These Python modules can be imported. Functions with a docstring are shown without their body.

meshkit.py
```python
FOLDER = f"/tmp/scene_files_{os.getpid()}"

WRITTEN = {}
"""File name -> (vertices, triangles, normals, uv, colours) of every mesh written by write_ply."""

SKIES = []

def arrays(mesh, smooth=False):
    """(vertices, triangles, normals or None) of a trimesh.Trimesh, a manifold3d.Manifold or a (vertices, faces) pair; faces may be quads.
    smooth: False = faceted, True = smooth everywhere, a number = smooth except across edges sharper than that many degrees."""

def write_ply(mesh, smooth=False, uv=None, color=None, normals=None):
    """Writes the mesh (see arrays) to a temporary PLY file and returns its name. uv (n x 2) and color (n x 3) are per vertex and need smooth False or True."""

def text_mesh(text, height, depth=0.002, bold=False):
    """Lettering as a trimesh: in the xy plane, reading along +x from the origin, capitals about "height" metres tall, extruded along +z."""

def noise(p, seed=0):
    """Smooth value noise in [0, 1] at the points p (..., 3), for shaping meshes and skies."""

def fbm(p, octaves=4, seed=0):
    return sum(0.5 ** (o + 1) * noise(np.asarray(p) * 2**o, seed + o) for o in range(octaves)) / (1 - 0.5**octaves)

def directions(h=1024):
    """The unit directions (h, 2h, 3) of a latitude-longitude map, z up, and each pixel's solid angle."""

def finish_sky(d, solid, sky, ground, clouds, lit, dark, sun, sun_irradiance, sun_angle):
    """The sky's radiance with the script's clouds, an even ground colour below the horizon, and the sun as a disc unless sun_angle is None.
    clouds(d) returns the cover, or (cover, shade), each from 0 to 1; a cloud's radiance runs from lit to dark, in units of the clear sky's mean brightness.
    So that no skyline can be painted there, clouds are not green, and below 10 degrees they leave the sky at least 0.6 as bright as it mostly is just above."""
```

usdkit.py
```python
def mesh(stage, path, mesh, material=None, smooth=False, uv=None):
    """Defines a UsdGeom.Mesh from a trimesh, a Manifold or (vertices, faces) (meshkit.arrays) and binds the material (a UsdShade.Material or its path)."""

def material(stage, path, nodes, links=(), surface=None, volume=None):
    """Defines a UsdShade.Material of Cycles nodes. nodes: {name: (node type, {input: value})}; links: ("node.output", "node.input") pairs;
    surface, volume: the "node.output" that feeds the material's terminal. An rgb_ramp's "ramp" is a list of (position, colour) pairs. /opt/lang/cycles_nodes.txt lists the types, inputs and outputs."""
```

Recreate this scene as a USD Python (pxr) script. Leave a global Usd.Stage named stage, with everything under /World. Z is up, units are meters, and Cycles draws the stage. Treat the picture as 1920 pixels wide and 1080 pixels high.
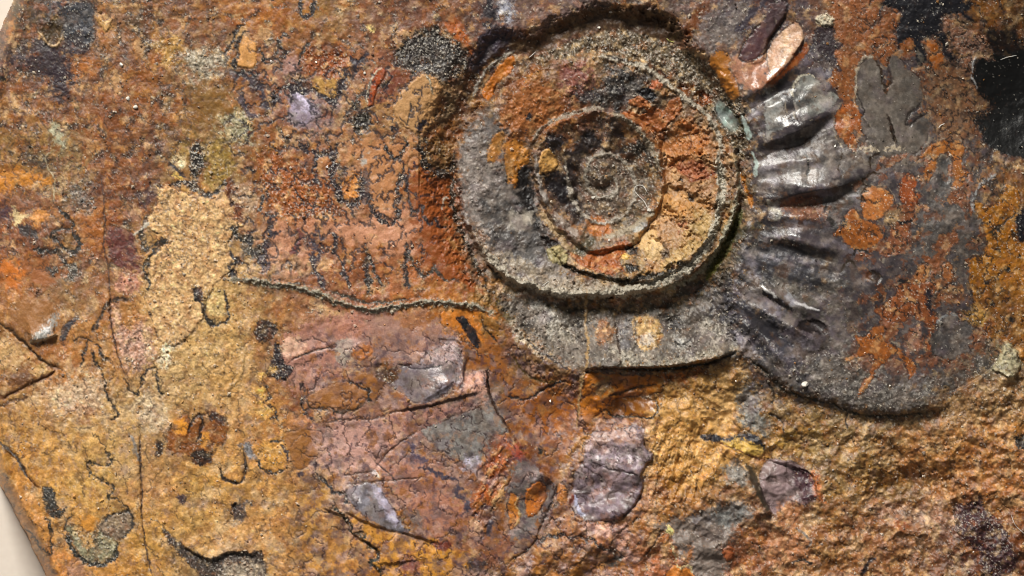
import math, random
import numpy as np
from scipy.spatial import cKDTree
from scipy.interpolate import RBFInterpolator, RegularGridInterpolator
import shapely
from shapely.geometry import Polygon
from pxr import Usd, UsdGeom, UsdLux, UsdShade, Sdf, Gf, Vt
import usdkit

# ------------------------------------------------------------------ stage, camera, light
stage = Usd.Stage.CreateInMemory()
UsdGeom.SetStageUpAxis(stage, UsdGeom.Tokens.z)
UsdGeom.SetStageMetersPerUnit(stage, 1.0)
stage.SetDefaultPrim(UsdGeom.Xform.Define(stage, '/World').GetPrim())
UsdGeom.Scope.Define(stage, '/World/Looks')

S = 0.05e-3          # metres per photo pixel on the fossil's flank
TOP = 0.011          # height of the fossil's flank above the table
DIST = 0.50          # camera above the flank
cam = UsdGeom.Camera.Define(stage, '/World/camera')
cam.CreateFocalLengthAttr(50.0)
cam.CreateHorizontalApertureAttr(1920 * S / DIST * 50.0)
cam.CreateVerticalApertureAttr(1080 * S / DIST * 50.0)
cam.CreateClippingRangeAttr(Gf.Vec2f(0.01, 10.0))
cam.AddTranslateOp().Set(Gf.Vec3d(0, 0, TOP + DIST))
cam.CreateExposureAttr(0.0)

KEY, FILL = 60.0, 0.12
# the room's even ambient light
amb = usdkit.material(stage, '/World/Looks/room_light', {'b': ('background_shader', {'color': (1.0, 0.97, 0.93), 'strength': FILL})}, surface='b.background')
dome = UsdLux.DomeLight.Define(stage, '/World/sky')
UsdShade.MaterialBindingAPI.Apply(dome.GetPrim()).Bind(amb)
dome.GetPrim().SetCustomDataByKey('kind', 'structure')
# one lamp above the top edge of the picture, a little to the left
LDIR = np.array([-0.26, 0.72, 0.63]); LDIR /= np.linalg.norm(LDIR)
lp = LDIR * 0.75 + np.array([0, 0, TOP])
lamp = UsdLux.RectLight.Define(stage, '/World/lamp')
lamp.CreateWidthAttr(0.21); lamp.CreateHeightAttr(0.21)
lamp.CreateIntensityAttr(KEY); lamp.CreateColorAttr(Gf.Vec3f(1.0, 0.965, 0.90))
zx = LDIR; xx = np.cross([0, 0, 1.0], zx); xx /= np.linalg.norm(xx); yx = np.cross(zx, xx)
M4 = Gf.Matrix4d(*xx, 0, *yx, 0, *zx, 0, *lp, 1)
lamp.AddTransformOp().Set(M4)

def lin(h):
    h = h.lstrip('#')
    c = np.array([int(h[i:i + 2], 16) for i in (0, 2, 4)]) / 255.0
    return np.where(c <= 0.04045, c / 12.92, ((c + 0.055) / 1.055) ** 2.4)

def pts(s):
    return np.array([[float(v) for v in p.split(',')] for p in s.split()])

# ------------------------------------------------------------------ noise on the plane
def perlin(x, y, seed):
    r = np.random.RandomState(seed)
    n = 256
    perm = r.permutation(n); ang = r.rand(n) * 2 * np.pi
    gx, gy = np.cos(ang), np.sin(ang)
    xi, yi = np.floor(x).astype(int), np.floor(y).astype(int)
    xf, yf = x - xi, y - yi
    u, v = xf ** 3 * (xf * (xf * 6 - 15) + 10), yf ** 3 * (yf * (yf * 6 - 15) + 10)
    def g(i, j):
        h = perm[(perm[(xi + i) & 255] + yi + j) & 255]
        return gx[h] * (xf - i) + gy[h] * (yf - j)
    a, b, c, d = g(0, 0), g(1, 0), g(0, 1), g(1, 1)
    return ((a * (1 - u) + b * u) * (1 - v) + (c * (1 - u) + d * u) * v) * 1.5

def fbm(x, y, scale, octaves=4, seed=0, gain=0.5):
    out, amp, tot = 0, 1.0, 0
    for o in range(octaves):
        out = out + amp * perlin(x / scale * 2 ** o + 17.3 * o, y / scale * 2 ** o - 9.1 * o, seed * 13 + o)
        tot += amp; amp *= gain
    return out / tot * 1.4

# ------------------------------------------------------------------ the grid (photo pixels; finer in view, coarser outside)
def axis(lo, hi, step, ext, n):
    core = np.arange(lo, hi + step, step)
    t = np.linspace(0, 1, n + 1)[1:]
    out = ext * (0.35 * t + 0.65 * t ** 2)
    return np.concatenate([(lo - out)[::-1], core, core[-1] + out])
STEP = 1.6
ax = axis(-60, 1960, STEP, 420, 72)
ay = axis(-40, 1120, STEP, 420, 72)
X, Y = np.meshgrid(ax, ay)
H, W = X.shape
wx12, wy12 = fbm(X, Y, 14, 3, 1), fbm(X, Y, 14, 3, 2)
wx4, wy4 = fbm(X, Y, 5, 2, 3), fbm(X, Y, 5, 2, 4)
WX, WY = wx12 + 0.45 * wx4, wy12 + 0.45 * wy4
big = fbm(X, Y, 90, 4, 5)
mid = fbm(X, Y, 26, 4, 6)
fine = fbm(X, Y, 7.5, 3, 7)
DIS = [fbm(X, Y, 9 + 3 * k, 4, 60 + k) for k in range(4)]
DWX, DWY = fbm(X, Y, 30, 4, 13, 0.6), fbm(X, Y, 30, 4, 14, 0.6)
N2_ = fbm(X, Y, 40, 3, 15)
hf = np.random.RandomState(3).randn(H, W)
grit = fbm(X, Y, 4.2, 2, 8)

def sm(a, b, x):
    t = np.clip((x - a) / (b - a), 0, 1)
    return t * t * (3 - 2 * t)

def window(p, m):
    i0, i1 = np.searchsorted(ay, [p[:, 1].min() - m, p[:, 1].max() + m])
    j0, j1 = np.searchsorted(ax, [p[:, 0].min() - m, p[:, 0].max() + m])
    return slice(max(i0, 0), min(i1 + 1, H)), slice(max(j0, 0), min(j1 + 1, W))

def spline(p, closed, n=6):
    if closed:
        q = np.vstack([p[-1], p, p[0], p[1]])
    else:
        q = np.vstack([2 * p[0] - p[1], p, 2 * p[-1] - p[-2]])
    t = np.linspace(0, 1, n, endpoint=False)[:, None]
    out = []
    for i in range(1, len(q) - 2):
        a, b, c, d = q[i - 1], q[i], q[i + 1], q[i + 2]
        out.append(0.5 * (2 * b + (c - a) * t + (2 * a - 5 * b + 4 * c - d) * t ** 2 + (3 * b - 3 * c + d - a) * t ** 3))
    if not closed:
        out.append(q[-2:-1])
    return np.vstack(out)

def dense(p, closed, step=1.0):
    q = np.vstack([p, p[:1]]) if closed else p
    seg = np.linalg.norm(np.diff(q, axis=0), axis=1)
    s = np.concatenate([[0], np.cumsum(seg)])
    n = max(int(s[-1] / step), 2)
    t = np.linspace(0, s[-1], n)
    return np.stack([np.interp(t, s, q[:, 0]), np.interp(t, s, q[:, 1])], 1)

def sdist(p, w, jag, cap, den=0):
    """signed distance (positive inside) on the window w, with a wandering edge"""
    x, y = X[w] + jag * WX[w] + den * DWX[w], Y[w] + jag * WY[w] + den * DWY[w]
    d, _ = cKDTree(dense(p, True)).query(np.stack([x.ravel(), y.ravel()], 1), distance_upper_bound=cap)
    d = np.minimum(d, cap).reshape(x.shape)
    poly = Polygon(p).buffer(0)
    shapely.prepare(poly)
    ins = shapely.contains_xy(poly, x, y)
    return np.where(ins, d, -d)

def ldist(p, w, jag, cap):
    x, y = X[w] + jag * WX[w], Y[w] + jag * WY[w]
    q = dense(p, False)
    d, k = cKDTree(q).query(np.stack([x.ravel(), y.ravel()], 1), distance_upper_bound=cap)
    d = np.minimum(d, cap).reshape(x.shape)
    k = np.minimum(k, len(q) - 1).reshape(x.shape)
    t = np.gradient(q, axis=0)
    side = t[k, 0] * (y - q[k, 1]) - t[k, 1] * (x - q[k, 0])      # > 0: to the right of the line's direction (y runs down)
    return d, np.sign(side), k / (len(q) - 1.0)

# ------------------------------------------------------------------ fields painted feature by feature
Z = np.zeros((H, W)); C = np.zeros((H, W, 3))
GR = np.full((H, W), 0.5)      # how grainy
RO = np.full((H, W), 0.50)     # how rough
WT = np.full((H, W), 1.0)      # how much tone varies
REG = np.zeros((H, W), int)    # which part
SUB = np.zeros((H, W), int)    # which piece of a part
SUBN = ['']
DC = [0]
LINES = []                     # thin lines are coloured last, over the weathered stone

def P(col, s, f=2.5, j=5, dz=0, g=None, r=None, mix=1.0, n=None, smooth=True, v=None, dw=None):
    """a patch: polygon s, soft over f pixels, edge wandering by j, raised dz over dw pixels"""
    p = pts(s)
    if smooth: p = spline(p, True)
    if n: j = j * 0.55
    elif f >= 5: f, j = f * 1.7, j * 1.4
    cap = max(f * 2, (dw or f) * 1.2, 4) + 1
    den = (6 if p[:, 0].min() > 1545 and 0.42 < (g or 0.5) else 3) if n else 0
    if n == 'mineral_lobe' and p[:, 0].min() > 1545: g = max(g or 0.8, 0.8)
    w = window(p, cap + 2 * j + 2 + den)
    d = sdist(p, w, j, cap, den)
    DC[0] += 1
    dn = np.roll(DIS[DC[0] % 4], 37 * DC[0], 1)[w]
    m = sm(-f / 2, f / 2, d + (0.4 if n else 1.1) * f * dn) * mix
    m = m * (1 - (0.42 if f > 5 else 0.25) * sm(0.15, 0.7, dn) * (1 if (g is None or g > 0.45) else 0.4))
    if col: C[w] = C[w] * (1 - m[..., None]) + lin(col) * m[..., None]
    if dz: Z[w] += dz * sm(-0.5, dw or max(f, 2), d)
    if g is not None: GR[w] = GR[w] * (1 - m) + g * m
    if r is not None: RO[w] = RO[w] * (1 - m) + r * m
    if v is not None: WT[w] = WT[w] * (1 - m) + v * m
    if n:
        SUBN.append(n); SUB[w][d > 0] = len(SUBN) - 1
        if n in ('mineral_lobe', 'shell_patch', 'dark_crust'):      # a thin dark contact, and here and there a pale rim outside it
            brk_ = sm(-0.25, 0.15, np.roll(DIS[(DC[0] + 1) % 4], 29 * DC[0], 0)[w])
            LINES.append((w, 0.75 * brk_ * np.exp(-((d + 0.3) / (1.3 + 0.9 * np.clip(dn, -1, 1))) ** 2), lin('2c2220'), n))
            if n != 'dark_crust':
                LINES.append((w, 0.4 * sm(0.1, 0.4, dn) * np.exp(-((d + 3.6) / 1.4) ** 2), lin('c4b49a'), n))
            Z[w] -= 0.8 * brk_ * np.exp(-(d / 2.0) ** 2)

def L(col, s, wd=3, j=2, dz=-1.0, g=None, r=None, mix=1.0, n=None, soft=1.5, taper=True, brk=0.0, dw=None):
    """a line: polyline s, wd pixels wide"""
    p = spline(pts(s), False)
    if n == 'suture_line': wd, j = wd * 1.3, j * 1.5
    hw = wd / 2.0
    dw = dw or hw + 1
    cap = max(hw + soft + 1, dw * 2.2)
    w = window(p, cap + 2 * j + 2)
    d, side, t = ldist(p, w, j, cap)
    tp = np.minimum(1, np.minimum(t, 1 - t) * 8 + 0.35) if taper else 1.0
    DC[0] += 1
    dn = np.roll(DIS[DC[0] % 4], 53 * DC[0], 1)[w]
    hh = np.maximum(hw * tp * (1 + 0.5 * mid[w] + 0.6 * fine[w] + 0.4 * dn), 0.55 * tp)
    so = soft + 0.25 * wd
    m = (1 - sm(hh - so / 2, hh + so / 2, d)) * mix * (1 - 0.3 * sm(0.1, 0.6, dn))
    if brk: m = m * sm(-brk, -brk + 0.35, fine[w] + 0.6 * mid[w])
    if col: LINES.append((w, m, lin(col) * (0.75 if n == 'suture_line' else 1), n))
    if dz: Z[w] += dz * np.exp(-(d / dw) ** 2) * (tp if taper else 1) * np.clip(1 + 0.9 * dn, 0, 2)
    if g is not None: GR[w] = GR[w] * (1 - m) + g * m
    if r is not None: RO[w] = RO[w] * (1 - m) + r * m
    if n:
        SUBN.append(n); SUB[w][(d < hh + 0.6)] = len(SUBN) - 1

def STEPZ(s, drop, reach, j=2, edge=2.0):
    """the ground on the right-hand side of line s lies lower, by drop at the line, easing out over reach"""
    p = spline(pts(s), False)
    w = window(p, reach * 2.2)
    d, side, t = ldist(p, w, j, reach * 2.2)
    fade = sm(0, 0.12, t) * sm(0, 0.12, 1 - t)
    sd = d * side
    Z[w] -= drop * sm(-edge, edge, sd) * np.exp(-(np.maximum(sd, 0) / reach) ** 2) * fade

def RIB(s, h, wa, wb, n=None, j=2):
    """a rib: crest line s, gentle on its left side (wa), steep on its right side (wb)"""
    p = spline(pts(s), False)
    cap = wa * 2.2
    w = window(p, cap)
    d, side, t = ldist(p, w, j, cap)
    fade = (sm(0, 0.42, t) * sm(0, 0.5, 1 - t)) ** 0.8 * np.clip(1 + 0.15 * N2_[w], 0.7, 1.3)
    Z[w] += 2.2 * fade * np.where(side < 0, np.exp(-(d / 13.0) ** 1.5), np.exp(-(d / 5.0) ** 2)) * (h > 14)
    Z[w] += h * fade * (np.where(side < 0, np.exp(-(d / wa) ** 1.6), np.exp(-(d / wb) ** 2)) - np.where(side > 0, 0.3 * np.exp(-((d - 2.0 * wb) / wb) ** 2), 0))
    if n:
        SUBN.append(n); SUB[w][(d < np.where(side < 0, wa * 0.8, wb)) & (t > 0.01) & (t < 0.99)] = len(SUBN) - 1
# ------------------------------------------------------------------ the stone's own colours, a coarse survey every 80 pixels
SURVEY = '''
6b5438 4a4a52 8a6a4c 7d5a3c 80583a 94633a 96602f 8a6a42 7b5a44 6e4a38 7a5236 5c4a48 7a6258 6a5a58 5a4a40 5c4a40 6a5a58 5e5258 64545a 8a6a50 8a5a38 26242e 7a5a40 6a4a24
6a5450 5a4648 8a6038 8c5c30 8c7a5c 8a5e38 8c6a58 8a5230 9a7054 7c4a36 55463e 4a3a38 5a4a38 7c6246 6e604c 6a604e 7c6650 96705c 7e6258 6a5c60 8a5c40 7a6454 8c6c50 2a1e20
8a6038 8c5e36 85583a 8a5630 7e5a32 80583a 8c6450 8a7a80 8a6a4a 9c7650 7a5636 6a5848 a4622c 7a4e34 56504c 7a6a5a 7c7264 808078 86705c 80766e 7a6858 6e645c 80603e 201c22
94744a 8c7a5a 8c5a34 7a5a42 8a7244 7c6036 8a5a34 8e6a50 94704e 94744f 85592c 7c6456 6a543c 4a3e38 4a4038 a06a3c a8784a 7c7264 7c7468 7c6e68 80746a 7c7068 80603e 28222a
9c6c3a 7e6a4e 84522e 6a4436 b08a58 8a6a50 8a5c34 945a34 907058 9a6e48 8a562a 787070 6a5a52 5a4c44 6a5c50 8c6a42 a07860 8a7a60 70605a 605850 9a6038 8a5636 5a5450 8a6434
80503a 7a543a 7c4a34 a08058 b4905c 7a644e a87858 94664a 986a44 95684c 8a552a 74706e 4a3e3a 6a5a4e 8a7860 c09660 a8895c 5c5844 66605e 7c6450 8a5a34 6c5a50 585458 96661e
956238 7c6650 8c6444 a07a52 b08a54 8c7450 8a705a 8a5a40 945e3a a06a48 905826 6c6456 8a7c6c 5a4a3c 6a5c44 7c7058 5a5448 5a5a60 504e56 706862 605850 8a5e46 5c5250 8c5e20
8a6440 8c6a44 9a6e46 9c7654 a88a5c 9c7c50 92643c 8e6a50 94685a 94643e a8702f 6a5a30 706a60 706858 7c6c5c 6e6658 54525a 565460 56525a 6c6468 5c5254 7a5238 70605a 6a4620
8c5c34 a46c3c 9c7040 a07e5e a48656 b08a58 8a6448 946450 806458 7c6c68 8a7068 7a5224 7c5c34 706860 726c5e 5c5648 7c5a30 50504c 5e5c62 545054 846450 706458 5c544e 8c8468
a07c50 a87e50 a88658 9c8058 9a7448 b08a5c a0703e 965e3a 8c6858 8e6450 907870 807a78 885624 a8703a 8a5424 a07840 b08a58 6c6660 86683c 8a744c 7c705c 7c7058 a07c54 ac7c44
a87a40 ac8450 ac8a58 a08058 9a6838 b88c58 a06c3c a47860 b08a7c 9a7460 807870 946e50 7a4a28 a4703c a07860 a8814c ac8450 a47e48 94763c 8c7450 94784e a4764a a47648 a47444
b07c44 ac8248 a88650 a87c54 b08a50 a87c44 a87e4c a47a44 8a8088 98705a 9a7060 a46c3c a4703c 8a7470 907060 a4743c a87e4c 8a7058 8a706c 94764a 86602e 8a6e4a a4744c a06e44
b07c44 ac7c48 a88050 b0864c ac8450 b08658 ac7c4c ac8048 b08458 b07c38 9c7058 a06c40 947868 a87448 b08068 a47044 806a60 8a5c3c 8a6a50 94683c 94684c 8e6c4c 6c4a3c 74482a
b07c44 ac7040 b07c40 ac8048 8a7050 a0886c b08858 ac7c48 b07c48 a4702c a06a3a 7a5a44 a06c2c 9c6c38 9c6c48 a06448 846860 945a38 8a6444 946a44 946c4c 8c6444 502e30 74482e
'''
rows = [[lin(c) for c in r.split()] for r in SURVEY.strip().split('\n')]
G0 = np.array(rows)
ip = RegularGridInterpolator((40 + 80.0 * np.arange(14), 40 + 80.0 * np.arange(24)), G0, bounds_error=False, fill_value=None)
qx = np.clip(X + 26 * WX + 30 * fbm(X, Y, 60, 3, 21), 40, 1880)
qy = np.clip(Y + 26 * WY + 30 * fbm(X, Y, 60, 3, 22), 40, 1070)
C[:] = np.clip(ip(np.stack([qy, qx], -1)), 0.005, 1)
lum = C.mean(-1, keepdims=True)
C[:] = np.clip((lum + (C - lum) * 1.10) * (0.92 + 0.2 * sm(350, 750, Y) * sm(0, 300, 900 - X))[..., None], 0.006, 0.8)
N2, N3 = fbm(X, Y, 19, 4, 51), fbm(X, Y, 11, 3, 52)
N4, N5, N6 = fbm(X, Y, 34, 5, 54), fbm(X, Y, 13, 4, 55), fbm(X, Y, 8, 3, 56)
N7, N8 = fbm(X, Y, 48, 5, 71, 0.6), fbm(X, Y, 26, 5, 72, 0.6)
def mixc(col, m):
    C[:] = C * (1 - m[..., None]) + lin(col) * m[..., None]
# weathering of the bare stone: rust, ochre, tan and grey crusts in patches of their own
upl = sm(0, 160, 620 - Y - 0.1 * X) * sm(0, 80, 900 - X)
mixc('8e5226', 0.55 * sm(0.12, 0.3, N8) * (0.55 + 0.45 * upl))
mixc('ac7c40', 0.45 * sm(0.18, 0.36, np.roll(N8, 91, 1)))
mixc('b89a72', 0.55 * sm(0.2, 0.4, np.roll(N7, 57, 0)))
mixc('6a4436', 0.6 * sm(0.2, 0.4, np.roll(N7, 133, 1)) * (0.4 + 0.6 * upl))
mixc('46403c', (0.3 + 0.45 * upl) * sm(0.2, 0.38, np.roll(N8, 44, 0)))
GR[:] += 0.7 * sm(0.2, 0.38, np.roll(N8, 44, 0))
mixc('967c72', 0.4 * sm(0.22, 0.42, np.roll(N8, 170, 1)))
C *= np.exp(0.22 * N7 + 0.25 * N5)[..., None]

# ------------------------------------------------------------------ relief: the whole body
CTL = pts('''200,200 400,200 600,200 750,200 200,500 400,500 600,450 750,450 780,300 100,300 100,600 100,900 300,800 500,700 700,700 850,700 900,640
600,950 800,950 950,900 1060,760 1060,900 1160,880 1300,860 1300,1000 1450,900 1600,900 1700,900 1850,850 1850,1000 1600,1040 1450,760 1600,820 1750,830
1500,60 1600,60 1750,60 1850,60 1500,350 1600,350 1750,350 1850,350 1900,150 1880,220 1900,450 1500,600 1600,600 1750,600 1850,600 1600,700 1750,740 1450,660
900,20 700,40 500,40 300,40 1100,0 1300,0 -100,500 2100,500 1000,1200 1000,-100 2200,-200 2200,1250''')
CZ = np.array([0, 2, 4, 2, 0, 2, 4, 2, -4, -10, -8, -12, 0, -4, -6, -8, -14,
    -10, -10, -14, -42, -30, -18, -22, -20, -24, -34, -52, -24, -30, -34, -30, -34, -26,
    4, 6, 2, -14, 0, 4, 2, -10, -60, -66, -16, -8, -2, 2, -14, -8, -10, -10,
    0, 2, 2, 0, 2, 2, -30, -40, -40, 0, -30, -50.0])
sub = (slice(None, None, 8), slice(None, None, 8))
rb = RBFInterpolator(CTL, CZ, kernel='thin_plate_spline', smoothing=5)
zz = rb(np.stack([X[sub].ravel(), Y[sub].ravel()], 1)).reshape(X[sub].shape)
Z += RegularGridInterpolator((ay[::8], ax[::8]), zz, bounds_error=False, fill_value=None)(np.stack([Y, X], -1))

# the umbilicus and the inner whorls
U = spline(pts('850,260 846,350 858,425 880,480 910,540 950,605 1000,655 1060,695 1120,692 1250,688 1330,678 1385,657 1400,600 1392,555 1385,500 1402,440 1416,380 1418,310 1412,250 1392,190 1360,140 1318,98 1288,62 1250,34 1200,22 1120,22 1080,34 1042,54 1000,80 955,90 905,128 880,165 860,205'), True)
A = spline(pts('858,270 856,350 868,410 890,455 920,500 960,530 1020,550 1090,558 1200,550 1290,526 1345,470 1378,410 1386,330 1372,250 1335,205 1285,165 1235,130 1180,106 1110,98 1040,112 985,140 935,175 890,215'), True)
B = spline(pts('1000,320 1003,400 1022,450 1050,492 1100,514 1180,527 1250,517 1308,477 1343,420 1352,350 1345,275 1322,215 1280,178 1235,140 1180,116 1110,102 1040,115 990,145 960,190 965,250'), True)
W3 = spline(pts('1001,300 1005,350 1022,395 1050,435 1085,462 1130,472 1180,455 1215,425 1240,380 1247,330 1238,280 1215,240 1175,215 1130,207 1085,213 1040,230 1012,260'), True)
CORE = spline(pts('1085,340 1092,380 1112,405 1140,412 1165,400 1185,375 1190,340 1180,308 1155,288 1125,283 1098,300'), True)
full = (slice(0, H), slice(0, W))
w = window(U, 60)
Xs, Ys = X.copy(), Y.copy(); X, Y = X + 7 * fbm(X, Y, 60, 3, 81), Y + 7 * fbm(X, Y, 60, 3, 82)
dU = sdist(U, w, 6, 200); dA = sdist(A, w, 4, 300); dB = sdist(B, w, 4.5, 300); dW = sdist(W3, w, 3.5, 300); dC = sdist(CORE, w, 3, 300)
X, Y = Xs, Ys
Xw, Yw = X[w], Y[w]
th = np.degrees(np.arctan2(-(Yw - 350), Xw - 1130))          # 0 = right, 90 = up
def near(a, c, s): return np.exp(-(((a - c + 180) % 360 - 180) / s) ** 2)
steepl = near(th, 168, 60); steept = near(th, 110, 50); flatb = near(th, -80, 55)
zin = np.zeros_like(Xw)
# wall width: how far inside the rim the floor is reached
wallw = 14 + 70 * flatb + 44 * near(th, 10, 50)
rise = 6 + 68 * steepl + 0 * steept                        # outside: the shoulder rolls over
base_in = -(60 - 27 * near(th, 105, 55)) * sm(0, 1, (dU + rise) / (wallw + rise))
Zw = Z[w]
Zw = Zw * (1 - sm(-60, 20, dU) * 0.9) + base_in
t = np.clip(dA / (dA - np.minimum(dW, 0) + 1e-6), 0, 1)
inA = (dA > -8)
keel = 11 + 26 * near(th, -70, 80) + 16 * near(th, 20, 60) + 8 * near(th, 180, 70)
Zw += np.where(inA, sm(-4, 7, dA) * keel * (1 - t) ** 1.1 + 9 * np.clip(1 - (2 * t - 1) ** 2, 0, 1) * (dW <= 0), 0)
lowr = np.clip(near(th, -55, 85), 0, 1)
Zw += (10 + 9 * np.exp(-np.maximum(dB, 0) / 26)) * sm(-4, 4, dB) * lowr
t3 = np.clip(dW / (dW - np.minimum(dC, 0) + 1e-6), 0, 1)
Zw += np.where(dW > -6, sm(-4, 5, dW) * 16 * (1 - t3) - 12 * sm(0, 40, dW), 0)
Zw += 5 * sm(-6, 30, dC)
# small radial ribs and knots on the coils, a broken crust on the keels
rr_ = np.hypot(Xw - 1130, Yw - 350)
twist = th + rr_ * 0.12 + 6 * WX[w]
ribm = sm(4, 22, dA) * sm(0, 8, -dW) * (0.25 + 0.75 * near(th, 0, 75))
Zw += 9 * ribm * np.cos(np.radians(twist * 17)) * (0.6 + 0.8 * mid[w])
rib3 = sm(2, 10, dW) * sm(0, 8, -dC)
Zw += 6.0 * rib3 * np.cos(np.radians(th * 13 + rr_ * 0.2)) * (0.5 + mid[w])
Zw += 5 * (fbm(Xw, Yw, 26, 4, 83) * sm(-30, 0, dU) * (0.35 + np.exp(-(dA / 14) ** 2) + np.exp(-(dB / 12) ** 2) * 0.6 + 0.7 * sm(-2, 6, -dA)))
Z[w] = Zw
inner = w
REG[w][dU > 0] = 1; REG[w][dA > 0] = 2; REG[w][dW > 0] = 3; REG[w][dC > 0] = 4
GR[w] = GR[w] * (1 - sm(-2, 4, dU)) + 0.7 * sm(-2, 4, dU)

# the broken lower right: bare rock
ROCK = spline(pts('1085,700 1180,694 1250,691 1320,682 1390,660 1440,702 1480,735 1560,757 1610,777 1680,778 1750,770 1800,730 1850,700 1890,650 1990,620 2400,620 2400,1500 900,1500 900,1080 960,1050 1010,1000 1040,900 1080,800'), True)
w = window(ROCK, 20); d = sdist(ROCK, w, 3, 60); REG[w][d > 0] = 5
GR[w] = GR[w] * (1 - sm(0, 10, d)) + 0.85 * sm(0, 10, d)
rk = sm(0, 40, d)
rid = 1 - np.abs(fbm(X[w] * 0.8 + Y[w] * 0.5, Y[w] * 0.9 - X[w] * 0.35, 46, 4, 31)) * 2.2
Z[w] += rk * (3.5 * (rid - 0.4) + 11 * fbm(X[w] * 0.7 + Y[w] * 0.4, Y[w] - 0.4 * X[w], 60, 4, 32) + 22 * (0.45 - np.abs(fbm(X[w] * 0.6 - Y[w] * 0.5, Y[w] * 0.8 + X[w] * 0.45, 130, 4, 33))) )
LOW = spline(pts('-80,560 0,605 60,660 115,692 200,690 260,640 300,560 420,535 480,640 500,760 600,940 700,1030 720,1500 -200,1500'), True)
w = window(LOW, 20); d = sdist(LOW, w, 3, 60); REG[w][(d > 0)] = 6
GR[w] = GR[w] * (1 - sm(0, 10, d)) + 0.6 * sm(0, 10, d)
Z += 2.2 * big + 2.0 * mid

# ledges and edges
STEPZ('1385,657 1330,677 1250,688 1180,691 1120,691 1085,700', -26, 70, edge=3)
STEPZ('1790,772 1750,771 1680,778 1610,777 1560,757 1480,735 1440,702 1392,660', -20, 70, j=5, edge=16)
STEPZ('925,585 850,571 770,571 690,581 630,566 560,541 480,529 425,522', -5, 40, j=4)
STEPZ('912,690 918,740 945,792 985,850 1040,905', -22, 60)
STEPZ('1083,800 1087,750 1090,715 1096,690', -8, 40)
STEPZ('1200,800 1209,835 1224,857 1208,875 1202,895 1205,912 1190,945 1160,970 1112,976', -9, 30, edge=1.5)
STEPZ('1396,870 1415,900 1432,935 1448,965', -14, 40)
STEPZ('1532,932 1528,905 1515,885 1440,862', -7, 26)
STEPZ('960,80 930,102 905,122 880,140 865,165 858,200', -5, 40, edge=5)
STEPZ('108,628 80,637 55,642', -14, 26)
STEPZ('0,607 45,642 85,681 115,692', 4, 30, j=3)
STEPZ('112,692 55,721 0,747', -4, 26, j=3)
STEPZ('0,835 35,866 57,900 80,920', 5, 30)
STEPZ('715,1080 698,1055 710,1035 685,1014 660,1000 645,970 600,950', -7, 60, edge=1.5)
STEPZ('640,955 700,985 760,1000 830,1022', 6, 46)
STEPZ('855,715 830,731 795,753', -9, 26)
STEPZ('905,735 850,748 800,762 740,772', -6, 30)
STEPZ('820,635 865,645 862,700', 5, 24)
STEPZ('1785,737 1830,712 1870,682 1886,642', -10, 40)
STEPZ('488,1040 430,1036 400,1049 370,1041 340,1021', -8, 24)
STEPZ('205,540 207,600 218,655 235,705', -3, 30)
STEPZ('262,810 263,880 265,960 274,1030', -3, 30)
STEPZ('870,720 872,690 880,668', 5, 30)
STEPZ('1600,900 1680,880 1730,885 1790,910 1850,960', 14, 70, j=9, edge=26)
STEPZ('1400,120 1430,115 1440,75 1478,20', 8, 30)
STEPZ('1505,60 1502,85 1470,130 1430,165', -10, 30)

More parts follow.
